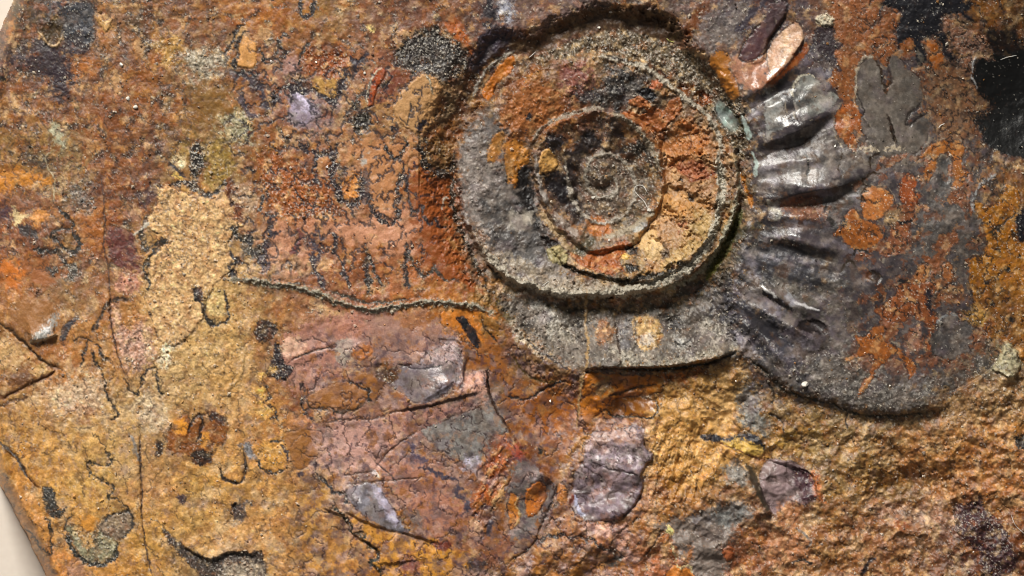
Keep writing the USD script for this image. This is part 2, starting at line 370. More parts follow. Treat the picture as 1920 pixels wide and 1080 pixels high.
# ribs fanning out on the right, and the low lumps of the left flank
RIB('1408,272 1450,262 1500,242 1545,215 1580,196', 24, 50, 10, 'rib')
RIB('1412,378 1470,368 1530,356 1575,347 1615,325 1640,312', 24, 48, 10, 'rib')
RIB('1420,440 1480,447 1520,459 1560,466 1610,464', 16, 36, 11, 'rib')
RIB('1385,545 1430,543 1460,560 1500,580 1545,587', 15, 28, 11, 'rib')
RIB('1370,190 1420,168 1465,140 1500,105', 17, 42, 12, 'rib')
RIB('1390,560 1440,585 1500,622 1560,660', 17, 26, 14)
RIB('1380,590 1430,630 1480,680 1520,720', 12, 22, 14)
RIB('1560,600 1600,560 1660,560', 5, 40, 30)
RIB('1405,322 1460,308 1520,298 1580,290', 8, 14, 9)
RIB('1430,410 1500,408 1570,415', 9, 14, 9)
RIB('1410,215 1450,200 1500,180', 6, 14, 10)
RIB('1290,560 1330,590 1370,630', 6, 18, 16)
RIB('1400,490 1440,495 1500,525 1545,545', 6, 18, 14)
w = window(pts('1380,60 1700,760'), 5)
rx, ry = X[w] - 1130, Y[w] - 350
rr_, ta_ = np.hypot(rx, ry), np.degrees(np.arctan2(ry, rx))
zone = sm(275, 310, rr_) * sm(0, 120, 560 - rr_) * sm(0, 20, ta_ + 45) * sm(0, 10, 62 - ta_)
Z[w] += zone * (4 * fbm(ta_ * 6 + 0.02 * rr_, rr_ * 0.35, 40, 3, 84) + 1.6 * fbm(ta_ * 6, rr_ * 0.2, 14, 3, 85))
streak = fbm(ta_ * 6 + 3 * WX[w], rr_ * 0.3, 26, 4, 86)
shell_zone = (w, zone, streak)
for (x, y, r, h) in ((60, 590, 50, 8), (70, 440, 46, 7), (60, 250, 50, 6), (820, 715, 40, 5), (640, 745, 50, 4), (700, 940, 40, 5), (590, 205, 24, 4), (810, 690, 60, 4),
                     (1030, 600, 26, 6), (1130, 618, 20, 5), (1214, 625, 26, 6), (1280, 640, 20, 4), (1162, 600, 10, -4), (1255, 600, 10, -5), (1080, 600, 10, -4),
                     (1640, 530, 20, 4), (1520, 607, 18, -4), (1625, 300, 20, 4), (1180, 762, 40, -12), (1030, 790, 34, -10), (1290, 385, 36, 5), (1300, 320, 26, 4), (1222, 460, 22, 4)):
    ww = window(np.array([[x, y]]), 2.5 * r)
    Z[ww] += h * np.exp(-((X[ww] - x) ** 2 + (Y[ww] - y) ** 2) / r ** 2)
# ------------------------------------------------------------------ features, tile by tile (photo pixels)
D = '34302e'
# broad cleanings first: inner whorls
P('77706c', '865,260 858,340 866,400 890,450 930,495 985,525 1050,535 1060,505 1025,460 1000,410 985,330 965,300 960,250 920,220 890,225', 22, 8, g=.5, r=.42)
P('8c827c', '868,280 900,270 930,300 925,360 905,420 880,410 866,350', 18, 9, g=.8)
P('565250', '905,370 960,350 1000,400 1020,450 1000,490 950,470 915,430', 16, 9, g=.5, r=.4)
P('7c6654', '880,420 910,440 930,490 905,480', 12, 8, g=1)
P('5e5a58', '955,330 990,340 1000,400 1020,440 1045,490 1010,510 970,490 945,440 940,380', 16, 8, g=.4, r=.4)
P('8c8070', '900,470 940,490 980,520 1040,540 1100,552 1190,548 1150,535 1080,522 1020,505 960,480', 10, 6, g=1)
P('a4805c', '1248,290 1300,230 1330,250 1345,300 1348,360 1338,410 1310,460 1260,500 1215,500 1235,430 1252,370', 10, 8, g=.6)
P('6e665e', '940,560 985,560 1060,575 1150,585 1260,580 1340,570 1390,560 1400,620 1380,655 1300,675 1200,685 1100,688 1050,680 1000,640 960,600', 14, 6, g=.9, r=.55)
P('544c50', '1400,130 1480,60 1560,120 1660,90 1760,110 1840,200 1830,330 1850,480 1820,600 1780,700 1640,750 1540,740 1440,690 1380,600 1420,480 1410,300', 44, 10, g=.32, r=.31)
P('6a645c', '1300,570 1390,520 1420,440 1470,450 1560,500 1600,600 1590,680 1560,745 1490,725 1430,685 1390,640', 30, 8, g=.7, r=.45)
P('4c4b52', '1395,470 1440,445 1500,470 1545,500 1530,530 1480,525 1440,520 1400,520', 18, 5, g=.4, r=.4)
P('54525a', '1330,580 1400,530 1470,590 1520,660 1530,720 1480,715 1420,670 1380,640', 22, 6, g=.8, r=.42)
P('62585c', '1480,600 1560,590 1590,640 1580,690 1530,690', 24, 6, g=.3, r=.36)
P('807a76', '1425,300 1500,285 1580,280 1630,290 1620,318 1560,340 1480,355 1425,350', 10, 6, g=.55, r=.3)
P('6e6864', '1470,265 1560,225 1610,240 1650,270 1640,300 1580,280 1500,288', 12, 6, g=.5, r=.4)
P('625c58', '1500,385 1560,355 1620,330 1640,350 1620,380 1600,400 1550,400', 10, 5, g=.35, r=.4)
P('5e5854', '1740,330 1780,340 1830,400 1850,460 1820,500 1800,560 1760,560 1720,520 1700,460 1720,400', 22, 8, g=.5, r=.42)
P('6e645e', '1600,240 1740,250 1735,300 1700,320 1640,310 1605,280', 12, 6, g=.5, r=.42)
P('605953', '1500,690 1560,640 1620,680 1700,720 1780,700 1850,660 1870,680 1780,735 1700,775 1600,770 1540,745', 20, 6, g=1, r=.6)
# ---- tile 1: top left
P('3c4048', '112,22 135,5 175,5 178,20 174,40 178,70 160,90 130,80 118,60 122,40', 8, 7, g=1, n='dark_crust', r=.4)
P('3e3038', '20,100 60,95 110,85 140,80 165,95 150,110 132,125 138,150 128,180 112,190 95,175 85,150 60,140 45,115 25,120', 16, 8, g=.7, v=.6)
P('a06630', '135,115 170,110 176,130 155,145 135,140', 12, 6)
P('55462f', '88,40 105,35 118,60 112,80 95,85 75,62 70,45', 8, 5, dz=-4)
L('c0a078', '72,60 82,72 92,83 105,85 116,70', 5, 2, 3)
P('b08a58', '178,32 187,48 197,60 208,50 210,32 200,40 190,32', 4, 4, dz=3, n='shell_fragment')
P('938a78', '330,90 365,95 420,95 420,130 370,150 345,115', 16, 8, g=1.5)
P('a48048', '300,70 335,70 340,100 310,130 300,100', 10, 8, g=1.2)
P('82602f', '370,175 410,165 440,190 440,240 400,250 370,225', 16, 7, g=.4)
P('8c8468', '410,225 445,205 470,220 470,262 425,262', 10, 8, g=1.4)
P('a3a086', '95,238 108,232 115,255 125,275 110,275 100,258', 7, 5)
P('3a3734', '260,5 268,30 262,60 275,70 285,40 290,10', 12, 7, mix=.6, g=1.3)
P('3a3734', '388,10 400,30 398,70 410,85 400,60 398,20', 12, 7, mix=.6, g=1.2)
P('504a40', '240,40 262,35 262,60 245,65', 10, 6, mix=.7, g=1.3)
P('44403c', '200,100 235,105 240,115 215,108', 6, 5, mix=.6, g=1.2)
P('b58650', '452,72 462,68 470,75 480,85 480,120 465,128 445,125 440,112 446,100', 3, 3, dz=2, g=.3, n='mineral_lobe')
P('aa875c', '452,48 462,48 463,62 445,75 432,98 420,108 418,98 432,78', 3, 3)
L(D, '455,47 441,60 437,76 425,95 415,105', 6, 3, -1, n='suture_line', g=1.2)
L(D, '465,58 455,64 447,75 443,92 447,105 437,118 440,130 452,138 465,134 482,145', 6, 3, -1, n='suture_line', g=1)
P('544850', '430,130 460,138 480,150 478,170 455,150 435,145', 6, 4)
L('54464c', '450,180 458,200 470,215 482,220', 8, 4, 0)
P('4a4036', '300,165 320,170 330,185 310,210 300,240 310,200', 6, 5, mix=.7, g=1.2)
P('2c2622', '0,140 10,145 8,152 0,150', 2, 2)
P('4a4a50', '68,75 85,75 92,90 75,92', 6, 4, mix=.8)
P('96602f', '18,20 30,30 24,60 14,62', 8, 4)
P('3c3a24', '25,5 38,15 30,35 20,40', 6, 4, mix=.7)
# ---- tile 2
L('383638', '565,0 562,18 570,30 582,28 588,12 588,0', 7, 3, -1, g=1, n='suture_line')
L(D, '488,90 495,110 505,116 518,100 524,82 530,66 545,70', 7, 4, -1, g=1.1, n='suture_line', brk=.5)
L(D, '580,80 572,90 566,104 562,118 564,132', 7, 4, -1, g=1.6, brk=.6)
L('423a44', '480,170 490,162 492,182 498,200 505,192', 7, 3, -1, n='suture_line')
L('3c343a', '512,205 514,190 522,172 535,162 552,166 568,172 585,168 600,175 610,186 625,190 637,182 640,162 646,150 656,155', 8, 4, -1.5, g=1.2, n='suture_line')
L('3c343a', '645,152 650,136 660,146 666,130 661,110 672,118 680,112 688,104', 6, 3, -1, n='suture_line')
L('3e3640', '655,104 668,122 676,112 690,100', 6, 3, 0)
P('544640', '540,140 570,135 585,150 590,168 560,168 540,160', 10, 6, mix=.8, g=1.2)
P('8a4e28', '575,95 640,95 660,112 640,130 615,150 600,140 575,125', 10, 6, g=1.3, dz=-3)
P('a47e42', '590,150 625,145 635,165 630,185 610,180 590,170', 5, 5, g=.5)
P('988c9c', '545,170 565,178 590,195 602,215 585,225 560,240 545,225 540,205', 12, 5, r=.25, g=.6, n='shell_patch')
P('b8b0c4', '552,174 572,180 580,200 572,206 556,190', 6, 4, r=.18, g=.5)
P('9a7a72', '540,110 560,115 555,135 530,135', 8, 5)
P('9c4a20', '700,135 714,127 725,130 718,150 706,170 700,195 692,200 690,185 694,160', 3, 3, dz=2, n='mineral_lobe')
L('cdbea4', '691,206 688,185 693,158 702,138 716,127', 3, 2, 1, g=1.4, brk=.5)
P('7c4632', '720,140 745,130 760,150 740,175 715,190 705,190', 7, 5)
P('46403c', '742,92 790,55 810,50 830,60 860,85 880,105 872,130 850,150 820,156 796,140 770,140 742,116', 14, 14, g=1.8, dz=-4, n='dark_crust', v=1.6)
P('9c5620', '825,40 850,38 875,62 884,98 865,85 845,65', 7, 5)
P('4c424e', '905,60 930,50 965,56 985,75 955,88 930,102 905,126 880,150 884,112 895,85', 5, 4, g=.3, r=.5, dz=-9, dw=26)  # shadow side of the slope, its shade painted in as dark purple
P('90909a', '935,0 960,0 960,35 945,42 932,28', 8, 6, g=1.2)
P('2e2830', '910,0 925,0 930,40 910,45', 8, 5)
P('a88258', '740,190 775,150 800,137 820,150 830,170 820,195 815,230 790,250 760,240 740,215', 4, 5, g=.3, dz=2, v=.5, n='shell_patch')
L('4a4038', '771,190 769,210 762,236', 3, 2, -1)
L('4a4038', '768,237 756,228 748,218', 2.5, 2, -1)
P('32303e', '793,226 800,226 794,240 783,250 778,246', 4, 4)
P('26242e', '734,236 743,238 742,247 735,245', 2.5, 3)
P('44413a', '660,220 690,213 692,240 676,252 664,242', 7, 5, g=2, dz=-3, n='dark_crust')
P('40403e', '665,178 690,165 692,172 675,186 672,205 660,205', 5, 4, g=1.3)
P('403c38', '712,162 724,150 728,158 718,168', 4, 4)
P('5c4432', '870,130 900,140 895,170 885,195 860,215 855,190 865,165', 10, 5, g=1)  # crevice shadow painted as a brown patch
P('a4621c', '905,170 930,130 960,104 962,130 935,155 920,186 906,188', 4, 4, g=.4, dz=2, n='mineral_lobe')
L('9a9286', '888,182 905,140 930,115 962,95', 6, 3, 3, g=1.2, n='crystal_seam')
P('c2aa6e', '690,48 705,55 702,62 692,56', 4, 3)
P('6e5a44', '840,170 858,185 850,210 835,230 820,225 830,195', 10, 6)
L('a89a80', '800,140 806,155 812,178', 4, 2, 1, g=1.5)
# ---- tile 3: top of the whorls
P('5c4634', '960,70 985,74 1020,58 1060,34 1110,17 1200,17 1250,28 1285,60 1275,76 1230,76 1180,58 1110,58 1060,72 1000,96 960,96', 8, 5, g=.4, n='umbilical_wall')
P('6e6250', '1000,110 1060,82 1110,62 1180,58 1240,76 1290,95 1330,120 1380,170 1402,240 1392,300 1362,260 1342,220 1292,180 1242,132 1172,107 1102,97 1060,110', 8, 7, g=1.8, v=1.3, n='crystal_crust')
P('955f34', '960,175 1010,150 1040,170 1050,200 1085,205 1075,215 1040,225 1010,240 985,262 970,275 955,290 940,310 945,270 960,240 940,240', 8, 9, g=.6)
P('9c6c34', '925,255 945,250 938,285 925,305 912,300', 4, 5, g=.6, n='mineral_lobe')
P('986a34', '945,290 965,270 975,280 965,315 955,345 950,340', 4, 5, g=.6, n='mineral_lobe')
P('303038', '983,240 990,240 988,252 981,250', 3, 3)
P('303036', '988,215 996,212 994,226 988,222', 3, 3)
P('4c3c40', '1080,175 1108,172 1108,188 1085,188', 5, 5)
P('84564e', '1055,125 1090,120 1110,140 1100,170 1070,170 1050,150', 12, 8)
P('4a4746', '1140,125 1180,130 1212,145 1202,165 1190,195 1160,206 1120,196 1090,190 1080,175 1120,165 1135,145', 10, 8, g=1)
P('2a2a2e', '1195,170 1215,165 1228,175 1226,190 1210,186', 3, 3, dz=-3, g=.3)
P('945a30', '1158,216 1180,207 1200,214 1212,206 1178,196 1195,181 1212,188 1222,200 1245,206 1255,190 1276,184 1276,210 1255,230 1240,246 1215,250 1195,235 1170,226', 3, 3, dz=2, g=.6, n='mineral_lobe')
P('a06040', '1225,155 1240,150 1242,165 1220,165', 4, 4)
L('aaa08e', '1120,103 1170,114 1205,124 1232,141 1252,156 1272,172 1292,192 1325,215 1346,252 1356,300', 9, 4, 5, g=1.6, n='crystal_seam')
L('2a1c12', '1138,104 1165,112 1195,117', 5, 3, -4)
P('43281a', '1222,124 1240,130 1256,146 1246,148 1230,138', 3, 3, dz=-8)
P('7a4416', '1272,166 1290,180 1298,170 1300,160 1284,158', 3, 3, dz=-7)
P('7a4416', '1298,182 1312,170 1332,180 1338,188 1320,198 1308,192', 3, 3, dz=-8)
P('3c2414', '1278,172 1292,184 1306,192 1316,200 1300,196 1284,184', 3, 2, dz=-3)
L('8c8070', '1000,262 1015,240 1040,225 1070,214 1100,206 1130,203', 8, 4, 3, g=1.2, n='crystal_seam')
P('3a3236', '1022,262 1040,252 1058,258 1062,272 1040,285 1024,280', 6, 5)
P('302a2c', '1088,250 1112,243 1126,262 1112,272 1094,266', 6, 4, dz=-3)
P('3a3032', '1150,240 1164,238 1166,256 1154,256', 5, 4, dz=-2)
L('8f826e', '1150,212 1180,228 1205,252 1225,285 1240,320', 10, 4, 3, g=1.6, n='crystal_seam')
P('92a49c', '1340,194 1354,190 1374,213 1386,236 1370,246 1350,226', 5, 3, r=.3, g=.3, n='shell_patch')  # teal glint on the rim, painted into the shell colour
P('b4c6be', '1390,215 1400,228 1411,256 1401,262 1393,242', 4, 3, r=.3, g=.2, n='shell_patch')  # second rim glint, painted as pale teal
L('3a3018', '1358,184 1372,203 1390,232 1397,260', 5, 3, -2)
P('a86e2c', '1328,112 1350,95 1370,105 1366,130 1380,150 1386,180 1372,190 1356,166 1345,142', 5, 4, g=.3, r=.35, n='mineral_lobe')
P('ac7e66', '1370,110 1400,105 1440,110 1440,155 1420,170 1390,160 1375,140', 8, 6, g=.6, r=.3)
P('74441f', '1300,25 1320,0 1336,0 1320,30 1296,66 1284,60', 5, 4)
P('6e6464', '1330,20 1400,5 1390,60 1360,90 1320,90 1320,60', 16, 8, g=.8)
P('66484c', '1385,105 1400,75 1425,45 1445,30 1455,60 1440,80 1420,108 1395,115', 3, 3, g=.4, r=.4, n='shell_patch')
L('30201c', '1386,106 1396,80 1412,60 1425,44', 4, 2, -2)
L('30201c', '1384,108 1397,116 1420,110 1440,92 1450,70', 3.5, 2, -2)
L('3c343c', '1380,60 1398,40 1420,15 1440,0', 12, 5, 0)
# ---- tile 4: top right
P('965e36', '1555,-30 1655,-30 1655,3 1645,28 1660,10 1690,0 1692,30 1682,85 1690,100 1665,105 1655,112 1640,102 1612,108 1600,110 1575,95 1560,40', 8, 6, g=.7)
P('9a6238', '1565,95 1600,100 1640,106 1662,112 1666,130 1655,120 1640,110 1615,118 1606,140 1608,172 1600,190 1578,192 1570,165 1555,160 1558,130', 5, 4, g=.7)
P('5c464a', '1440,5 1465,-4 1480,10 1472,30 1460,50 1440,72', 4, 4)
L('281e20', '1445,4 1465,-2 1478,10 1472,32 1462,52 1440,76', 5, 3, -2)
P('b8967c', '1450,80 1470,55 1495,42 1506,60 1505,80 1490,100 1465,130 1445,145 1440,100', 4, 3, g=.6, r=.38, n='shell_patch')
P('c8a484', '1475,70 1482,75 1486,100 1480,104', 5, 3, r=.28)
P('46383e', '1530,55 1560,48 1565,75 1582,85 1565,100 1580,135 1570,130 1555,120 1551,150 1542,120 1515,105 1520,85', 4, 6, g=.8, n='mineral_lobe')
P('51505a', '1520,95 1555,105 1560,130 1552,150 1540,130 1525,115', 6, 4)
P('b4ac94', '1530,35 1545,25 1562,35 1560,48 1540,48', 4, 5, dz=5, g=2, n='crystal_crust')
P('924e20', '1438,152 1470,125 1500,95 1510,80 1516,95 1490,125 1465,146 1445,166', 4, 4)
P('a05c28', '1575,200 1605,184 1612,205 1618,225 1630,245 1634,262 1616,252 1602,247 1610,272 1602,285 1580,262 1565,236', 2.5, 4, g=.6, n='mineral_lobe')
P('8e8e88', '1490,150 1515,140 1540,155 1550,170 1563,174 1572,184 1555,202 1520,222 1500,226 1490,200 1485,170', 3, 4, g=.5, r=.26, n='shell_patch')
L('b0a894', '1487,182 1486,168 1492,150 1512,140 1530,146', 4, 3, 1, g=2, brk=.6)
P('9a9a96', '1438,170 1460,174 1470,200 1476,232 1450,250 1436,256', 6, 4, g=.4, r=.24, n='shell_patch')
P('706860', '1608,172 1605,146 1610,126 1625,108 1640,110 1650,130 1655,150 1660,165 1672,150 1665,122 1672,103 1690,110 1700,130 1720,145 1731,170 1729,195 1715,205 1700,225 1706,235 1740,214 1746,230 1736,262 1720,285 1690,290 1650,290 1625,262 1613,226 1621,210 1605,190', 2, 3, g=.45, r=.36, v=1.3, n='shell_patch')
L('a89a86', '1606,182 1604,146 1610,124 1625,107 1641,108', 3.5, 3, 1, g=1.6, brk=.6)
L('3a2a1c', '1641,110 1650,130 1655,152 1661,168 1665,176', 3.5, 3, -1, n='suture_line')
L('3a2a1c', '1660,165 1671,150 1664,122 1671,104', 3, 3, -1, n='suture_line')
L('2c2420', '1608,172 1610,188 1622,206 1613,222', 3, 3, -1)
L('2c2420', '1728,190 1716,204 1702,218 1700,232 1708,234 1722,220 1738,214', 4, 2, -1.5, n='suture_line')
P('33281e', '1664,215 1670,225 1680,258 1682,270 1675,262 1668,240', 3, 2, dz=-4)
P('8c5c3c', '1662,150 1668,155 1665,170 1660,172', 3, 2)
P('5a5450', '1715,230 1738,218 1742,235 1730,260 1718,250', 6, 4, g=.3)
P('26252e', '1690,-30 1800,-30 1834,20 1832,45 1815,40 1800,26 1772,26 1766,50 1775,70 1786,100 1802,112 1790,116 1770,102 1765,82 1755,66 1740,66 1730,76 1736,112 1722,122 1715,92 1705,72 1690,76 1683,96 1680,60 1690,30 1670,14 1655,10 1650,30 1645,26 1655,0', 3, 4, g=.6, r=.42, n='dark_crust')
P('925826', '1688,84 1700,72 1712,76 1712,95 1695,100', 3, 4, g=.5)
P('a86222', '1737,76 1750,72 1765,95 1770,110 1765,130 1745,125 1736,100', 3, 3, g=.5)
P('987664', '1770,42 1800,50 1845,70 1855,95 1840,110 1820,130 1800,120 1787,92 1775,65', 10, 7, g=1)
P('865a24', '1820,-20 1900,-20 1885,25 1860,45 1832,40', 10, 7, g=.7)
P('1c181c', '1850,60 1870,55 1900,60 1905,80 1922,85 1990,85 1990,292 1890,290 1850,270 1840,250 1825,230 1828,210 1850,205 1856,195 1835,175 1825,160 1824,140 1836,110 1850,115 1866,110 1855,82', 3, 5, g=.45, r=.4, n='dark_crust', v=.6)
P('382618', '1855,62 1900,62 1912,85 1895,100 1870,92', 12, 5)
L('a4a4a4', '1832,106 1826,120 1822,140 1832,165', 3, 3, 1, g=1.5, brk=.4)
P('9c7a66', '1838,90 1862,108 1864,114 1848,112', 3, 3)
P('8e6a4c', '1745,130 1800,125 1825,165 1830,185 1850,200 1825,220 1830,250 1800,270 1760,262 1748,225 1735,190', 12, 8, g=.7, mix=.85)
# ---- tile 5: left middle
P('b4782c', '-20,328 40,320 95,335 90,346 40,346 -20,362', 9, 6, g=.4)
P('4e4a44', '45,275 70,285 95,300 80,318 50,305', 10, 6, mix=.8, g=1.2)
L('bcac8a', '97,284 85,296 90,315 103,340 100,378', 2.5, 2, 1)
P('82563a', '0,370 60,365 100,380 90,400 40,400 5,415', 14, 6, g=.3, v=.5)
P('bca87e', '24,388 34,395 46,405 42,420 30,420', 5, 5)
P('ba8040', '60,400 90,394 86,416 66,420', 9, 6)
P('4c4240', '35,425 55,422 72,438 72,450 56,446 40,440', 4, 4)
P('5c4048', '0,385 18,388 22,405 5,412 -8,410', 8, 6)
L('363430', '107,388 117,400 130,410 138,422 126,430 108,430 96,440 106,461', 5, 3, -1.5, n='suture_line')
L('363430', '97,437 111,456 125,468 140,472 151,460 142,446 136,430', 5, 3, -1.5, n='suture_line')
P('7c5a34', '112,440 135,438 142,455 130,464 118,452', 4, 3)
L('3a3834', '60,468 85,472 105,473 118,486 127,500', 6, 4, -1, g=1.3, n='suture_line')
P('706c64', '120,500 145,494 150,515 130,527', 8, 6, g=1.6)
P('b66c2a', '5,495 20,490 45,505 36,532 14,536', 9, 6, g=.3)
P('966038', '50,490 100,490 118,510 100,530 60,530', 12, 6, g=.3, v=.5)
P('5a5650', '88,500 102,500 106,515 95,518', 5, 5, g=1)
P('70403a', '200,430 225,425 250,440 255,470 265,490 262,510 245,512 215,496 205,472', 7, 6, g=.5, n='mineral_lobe')
P('5c4240', '255,370 285,345 295,360 288,380 266,388', 8, 6, g=.8)
P('a4682f', '140,400 200,380 195,460 160,470 150,430', 12, 7, mix=.7)
P('6c6a66', '130,345 155,350 175,395 160,400 140,380', 10, 7, g=1.5, mix=.7)
P('b4925e', '270,500 450,480 460,560 440,700 330,760 270,700 260,600', 40, 12, g=.9, mix=.7)
P('b8966a', '293,348 300,355 315,346 330,355 350,362 375,370 400,362 420,358 430,375 440,395 450,415 460,425 442,430 433,445 428,465 438,480 440,500 425,515 405,530 388,560 378,600 345,640 325,650 300,640 285,600 272,560 277,520 282,490 302,465 312,446 284,432 276,415 286,395 298,375', 3, 5, g=1.0, dz=2, n='mineral_lobe')
L('36302e', '320,345 345,342 362,352 385,364 402,363 412,350 424,338', 7, 4, -1, g=1.8, n='suture_line')
L('c8beac', '250,441 262,433 272,424 280,418', 5, 2, 1)
L('38342e', '264,430 265,452 277,464 296,459 312,448', 7, 4, -1, n='suture_line')
L('38342e', '301,458 284,480 274,498 272,515 281,532 276,548', 6, 4, -1.5, n='suture_line')
L('38342e', '433,424 446,444 458,448 475,452', 8, 4, -1, g=1.6, n='suture_line')
L('383438', '425,470 436,480 446,490 431,502 436,516 445,525', 7, 4, -1, n='suture_line')
P('3c3834', '358,272 388,270 387,300 375,330 360,332 356,300', 7, 5, g=2.2, n='dark_crust')
P('90763c', '390,270 430,272 440,320 400,355 385,330', 10, 8, g=.9)
P('d0bf9a', '325,296 340,294 345,305 330,313', 6, 4)
P('302418', '333,299 337,298 337,303 333,303', 2, 1, dz=-3)
L('3a3436', '316,304 330,317 346,332', 6, 4, -1)
P('c0a050', '320,325 340,328 346,338 330,334', 4, 4)
P('70402e', '425,350 445,350 455,380 455,402 440,410 434,385', 6, 5, g=1.3)
P('b07f6c', '222,518 245,510 262,525 252,548 222,542', 8, 6, g=1)
P('a0856a', '440,350 480,360 480,400 455,400', 10, 7, g=1)
P('5e5a52', '455,450 480,450 500,470 490,490 460,480', 10, 6, g=1.6)
P('b8906a', '395,362 430,372 432,395 415,400 400,380', 8, 6, mix=.5)
# ---- tile 6: sutures of the middle flank
P('96582a', '485,290 540,300 590,330 612,355 630,372 622,400 590,406 560,410 520,400 500,380 490,350', 14, 7, g=1.4)
P('a8774f', '640,270 760,262 790,290 770,320 745,360 740,400 700,400 690,330', 18, 6, g=.35, v=.5)
P('b07f62', '615,420 760,400 790,440 760,470 700,460 630,440', 16, 6, g=.35, v=.5)
P('ba8a70', '510,410 545,425 555,445 545,470 510,500 495,520 580,525 560,480 575,430 560,420 600,412 590,430 570,460 580,500 505,525 490,500 505,460', 8, 6, g=.5, v=.6, mix=.6)
P('bc7e3e', '648,330 675,330 672,370 655,376 645,360', 6, 5, g=1)
P('6c5650', '678,375 681,330 685,312 692,335 692,365 690,382', 3, 3, dz=-1, n='suture_line')
L('3e363c', '562,268 575,282 592,288 592,305 586,320 592,335 600,350', 7, 4, -1, g=1.2, n='suture_line')
L('40383e', '640,270 630,280 625,295 629,310 622,325 628,345 636,366 646,378 661,383 673,375 678,350 681,326', 9, 5, -1.5, g=2, n='suture_line')
L('3a3436', '692,368 697,386 700,398 712,408 719,418 731,421 743,412 746,396 740,381 751,370 746,355 752,336 757,314', 7, 4, -1.5, g=1.6, n='suture_line')
L('3a3436', '757,314 761,340 766,370 770,388 782,395 791,384 793,402 799,415 809,420 816,410 823,424 839,426', 5, 3, -1.5, g=.9, n='suture_line')
L('3c3836', '719,268 728,285 736,297 750,295 758,280 762,266', 6, 4, -1.5, g=1.5, n='suture_line')
L('54381e', '763,310 768,298 780,294 788,304 782,316 770,318 763,310', 2.5, 1, -1)
P('1c1c40', '775,304 779,304 779,313 775,312', 2, 1)
L('38302a', '784,268 790,285 796,304 811,316 830,325 850,332', 9, 5, -1, g=1.6, n='suture_line')
L('383434', '492,366 490,385 486,398', 7, 4, -1, g=1.5)
L('423a40', '512,404 506,420 501,432 512,440 526,434', 8, 4, -1, n='suture_line')
L('54464c', '502,452 496,470 491,488 500,500 495,515', 9, 5, -1, g=1.4, n='suture_line')
L('74403a', '562,428 560,455 546,476', 9, 4, 0)
L('564a52', '593,425 600,445 611,450', 7, 4, -1, n='suture_line')
L('564a52', '580,448 590,462 600,475 596,486 580,474', 8, 4, -1, n='suture_line')
L('564c50', '582,478 590,500 600,520 606,540', 9, 4, -1, g=1.2, n='suture_line')
L('423c40', '622,436 630,452 628,474 640,490 645,514 656,540', 7, 4, -1, g=1.5, n='suture_line')
L('3e3834', '690,474 696,490 701,505 708,520 716,536', 6, 3, -1, g=1.2, n='suture_line')
L('3e3834', '690,474 688,500 690,528 693,548', 9, 4, -1, g=1.2, n='suture_line')
L('3e3836', '760,454 763,476 760,510 765,542', 8, 4, -1, g=1, n='suture_line')
L('4c463e', '763,482 775,490 785,510 797,518 810,510 812,497 821,510 836,525 862,526', 4.5, 3, -1.5, g=1, n='suture_line')
P('a09c94', '674,300 682,294 686,304 680,310', 5, 3)
P('a09c90', '686,288 694,284 693,289', 4, 2)
L('b4aa98', '828,392 834,372 841,372', 3, 2, 1)
P('904f22', '775,320 840,330 850,390 845,450 870,500 890,540 820,520 790,470 775,400', 20, 6, g=.3, v=.4)
L('42362a', '852,285 848,335 850,380 858,415 866,435 876,462 891,492 906,522 916,542', 7, 5, -2, g=1.3, n='suture_line')
P('7a5c38', '785,270 830,268 848,300 835,330 805,315', 12, 7, g=1)
# ---- tile 7: the centre
P('6c5e52', '1085,340 1092,380 1112,405 1140,412 1165,400 1185,375 1190,340 1180,308 1155,288 1125,283 1098,300', 10, 5, g=1.4)
P('3e3432', '1062,285 1082,285 1082,340 1090,385 1105,405 1085,420 1062,390 1056,340', 8, 5, g=.5)
P('382e2c', '1070,270 1100,262 1130,272 1180,280 1178,300 1150,284 1120,280 1090,294 1075,300', 8, 5, g=.5)
P('44403a', '1180,265 1215,270 1240,300 1242,335 1225,320 1205,300 1185,295', 10, 6, g=1.6)
P('5e5244', '1190,300 1225,330 1235,370 1210,410 1175,430 1150,420 1185,390 1195,345', 12, 6, g=1.1)
P('b0884e', '1016,284 1031,280 1046,305 1041,315 1025,325 1009,327 1011,300', 2.5, 3, dz=4, g=.4, n='mineral_lobe')
P('2c2428', '1015,332 1040,320 1055,330 1065,345 1062,382 1040,372 1025,352', 6, 4, g=.4)
P('2a2524', '962,305 990,300 1000,350 1001,400 1011,420 1000,424 990,392 970,372', 10, 4, dz=-4, g=.4)  # shadow of the gap between whorls, painted dark
P('a8702c', '945,270 970,262 985,275 990,300 975,320 968,350 958,345 960,300', 4, 5, g=.6)
L('8e847c', '1003,290 1010,338 1020,368 1032,388', 8, 3, 2, g=.8, n='crystal_seam')
P('9c9488', '950,410 985,398 1000,408 985,425 960,428', 10, 4, dz=3, r=.3)
P('a0622c', '1100,412 1115,405 1140,420 1146,440 1126,446 1105,435', 5, 5)
L('9c8c80', '1040,398 1060,420 1084,442', 10, 3, 4, r=.35)
L('a48a66', '1014,398 1034,424 1054,448 1068,470', 13, 3, 4)
P('2a2220', '1018,440 1040,452 1046,460 1030,465 1014,446', 4, 3, dz=-5)
P('8f8560', '1025,470 1050,460 1066,480 1060,496 1045,493 1029,486', 3, 4, dz=2, n='mineral_lobe')
P('585444', '1080,455 1100,445 1120,455 1116,470 1090,481 1077,470', 6, 5, g=1)
P('94562a', '1065,470 1090,484 1108,472 1140,462 1176,450 1182,465 1160,490 1170,506 1140,516 1110,506 1085,496', 4, 5, g=.8, n='mineral_lobe')
P('ac8656', '1120,500 1160,510 1200,520 1240,505 1260,490 1220,505 1180,512 1140,500', 5, 4)
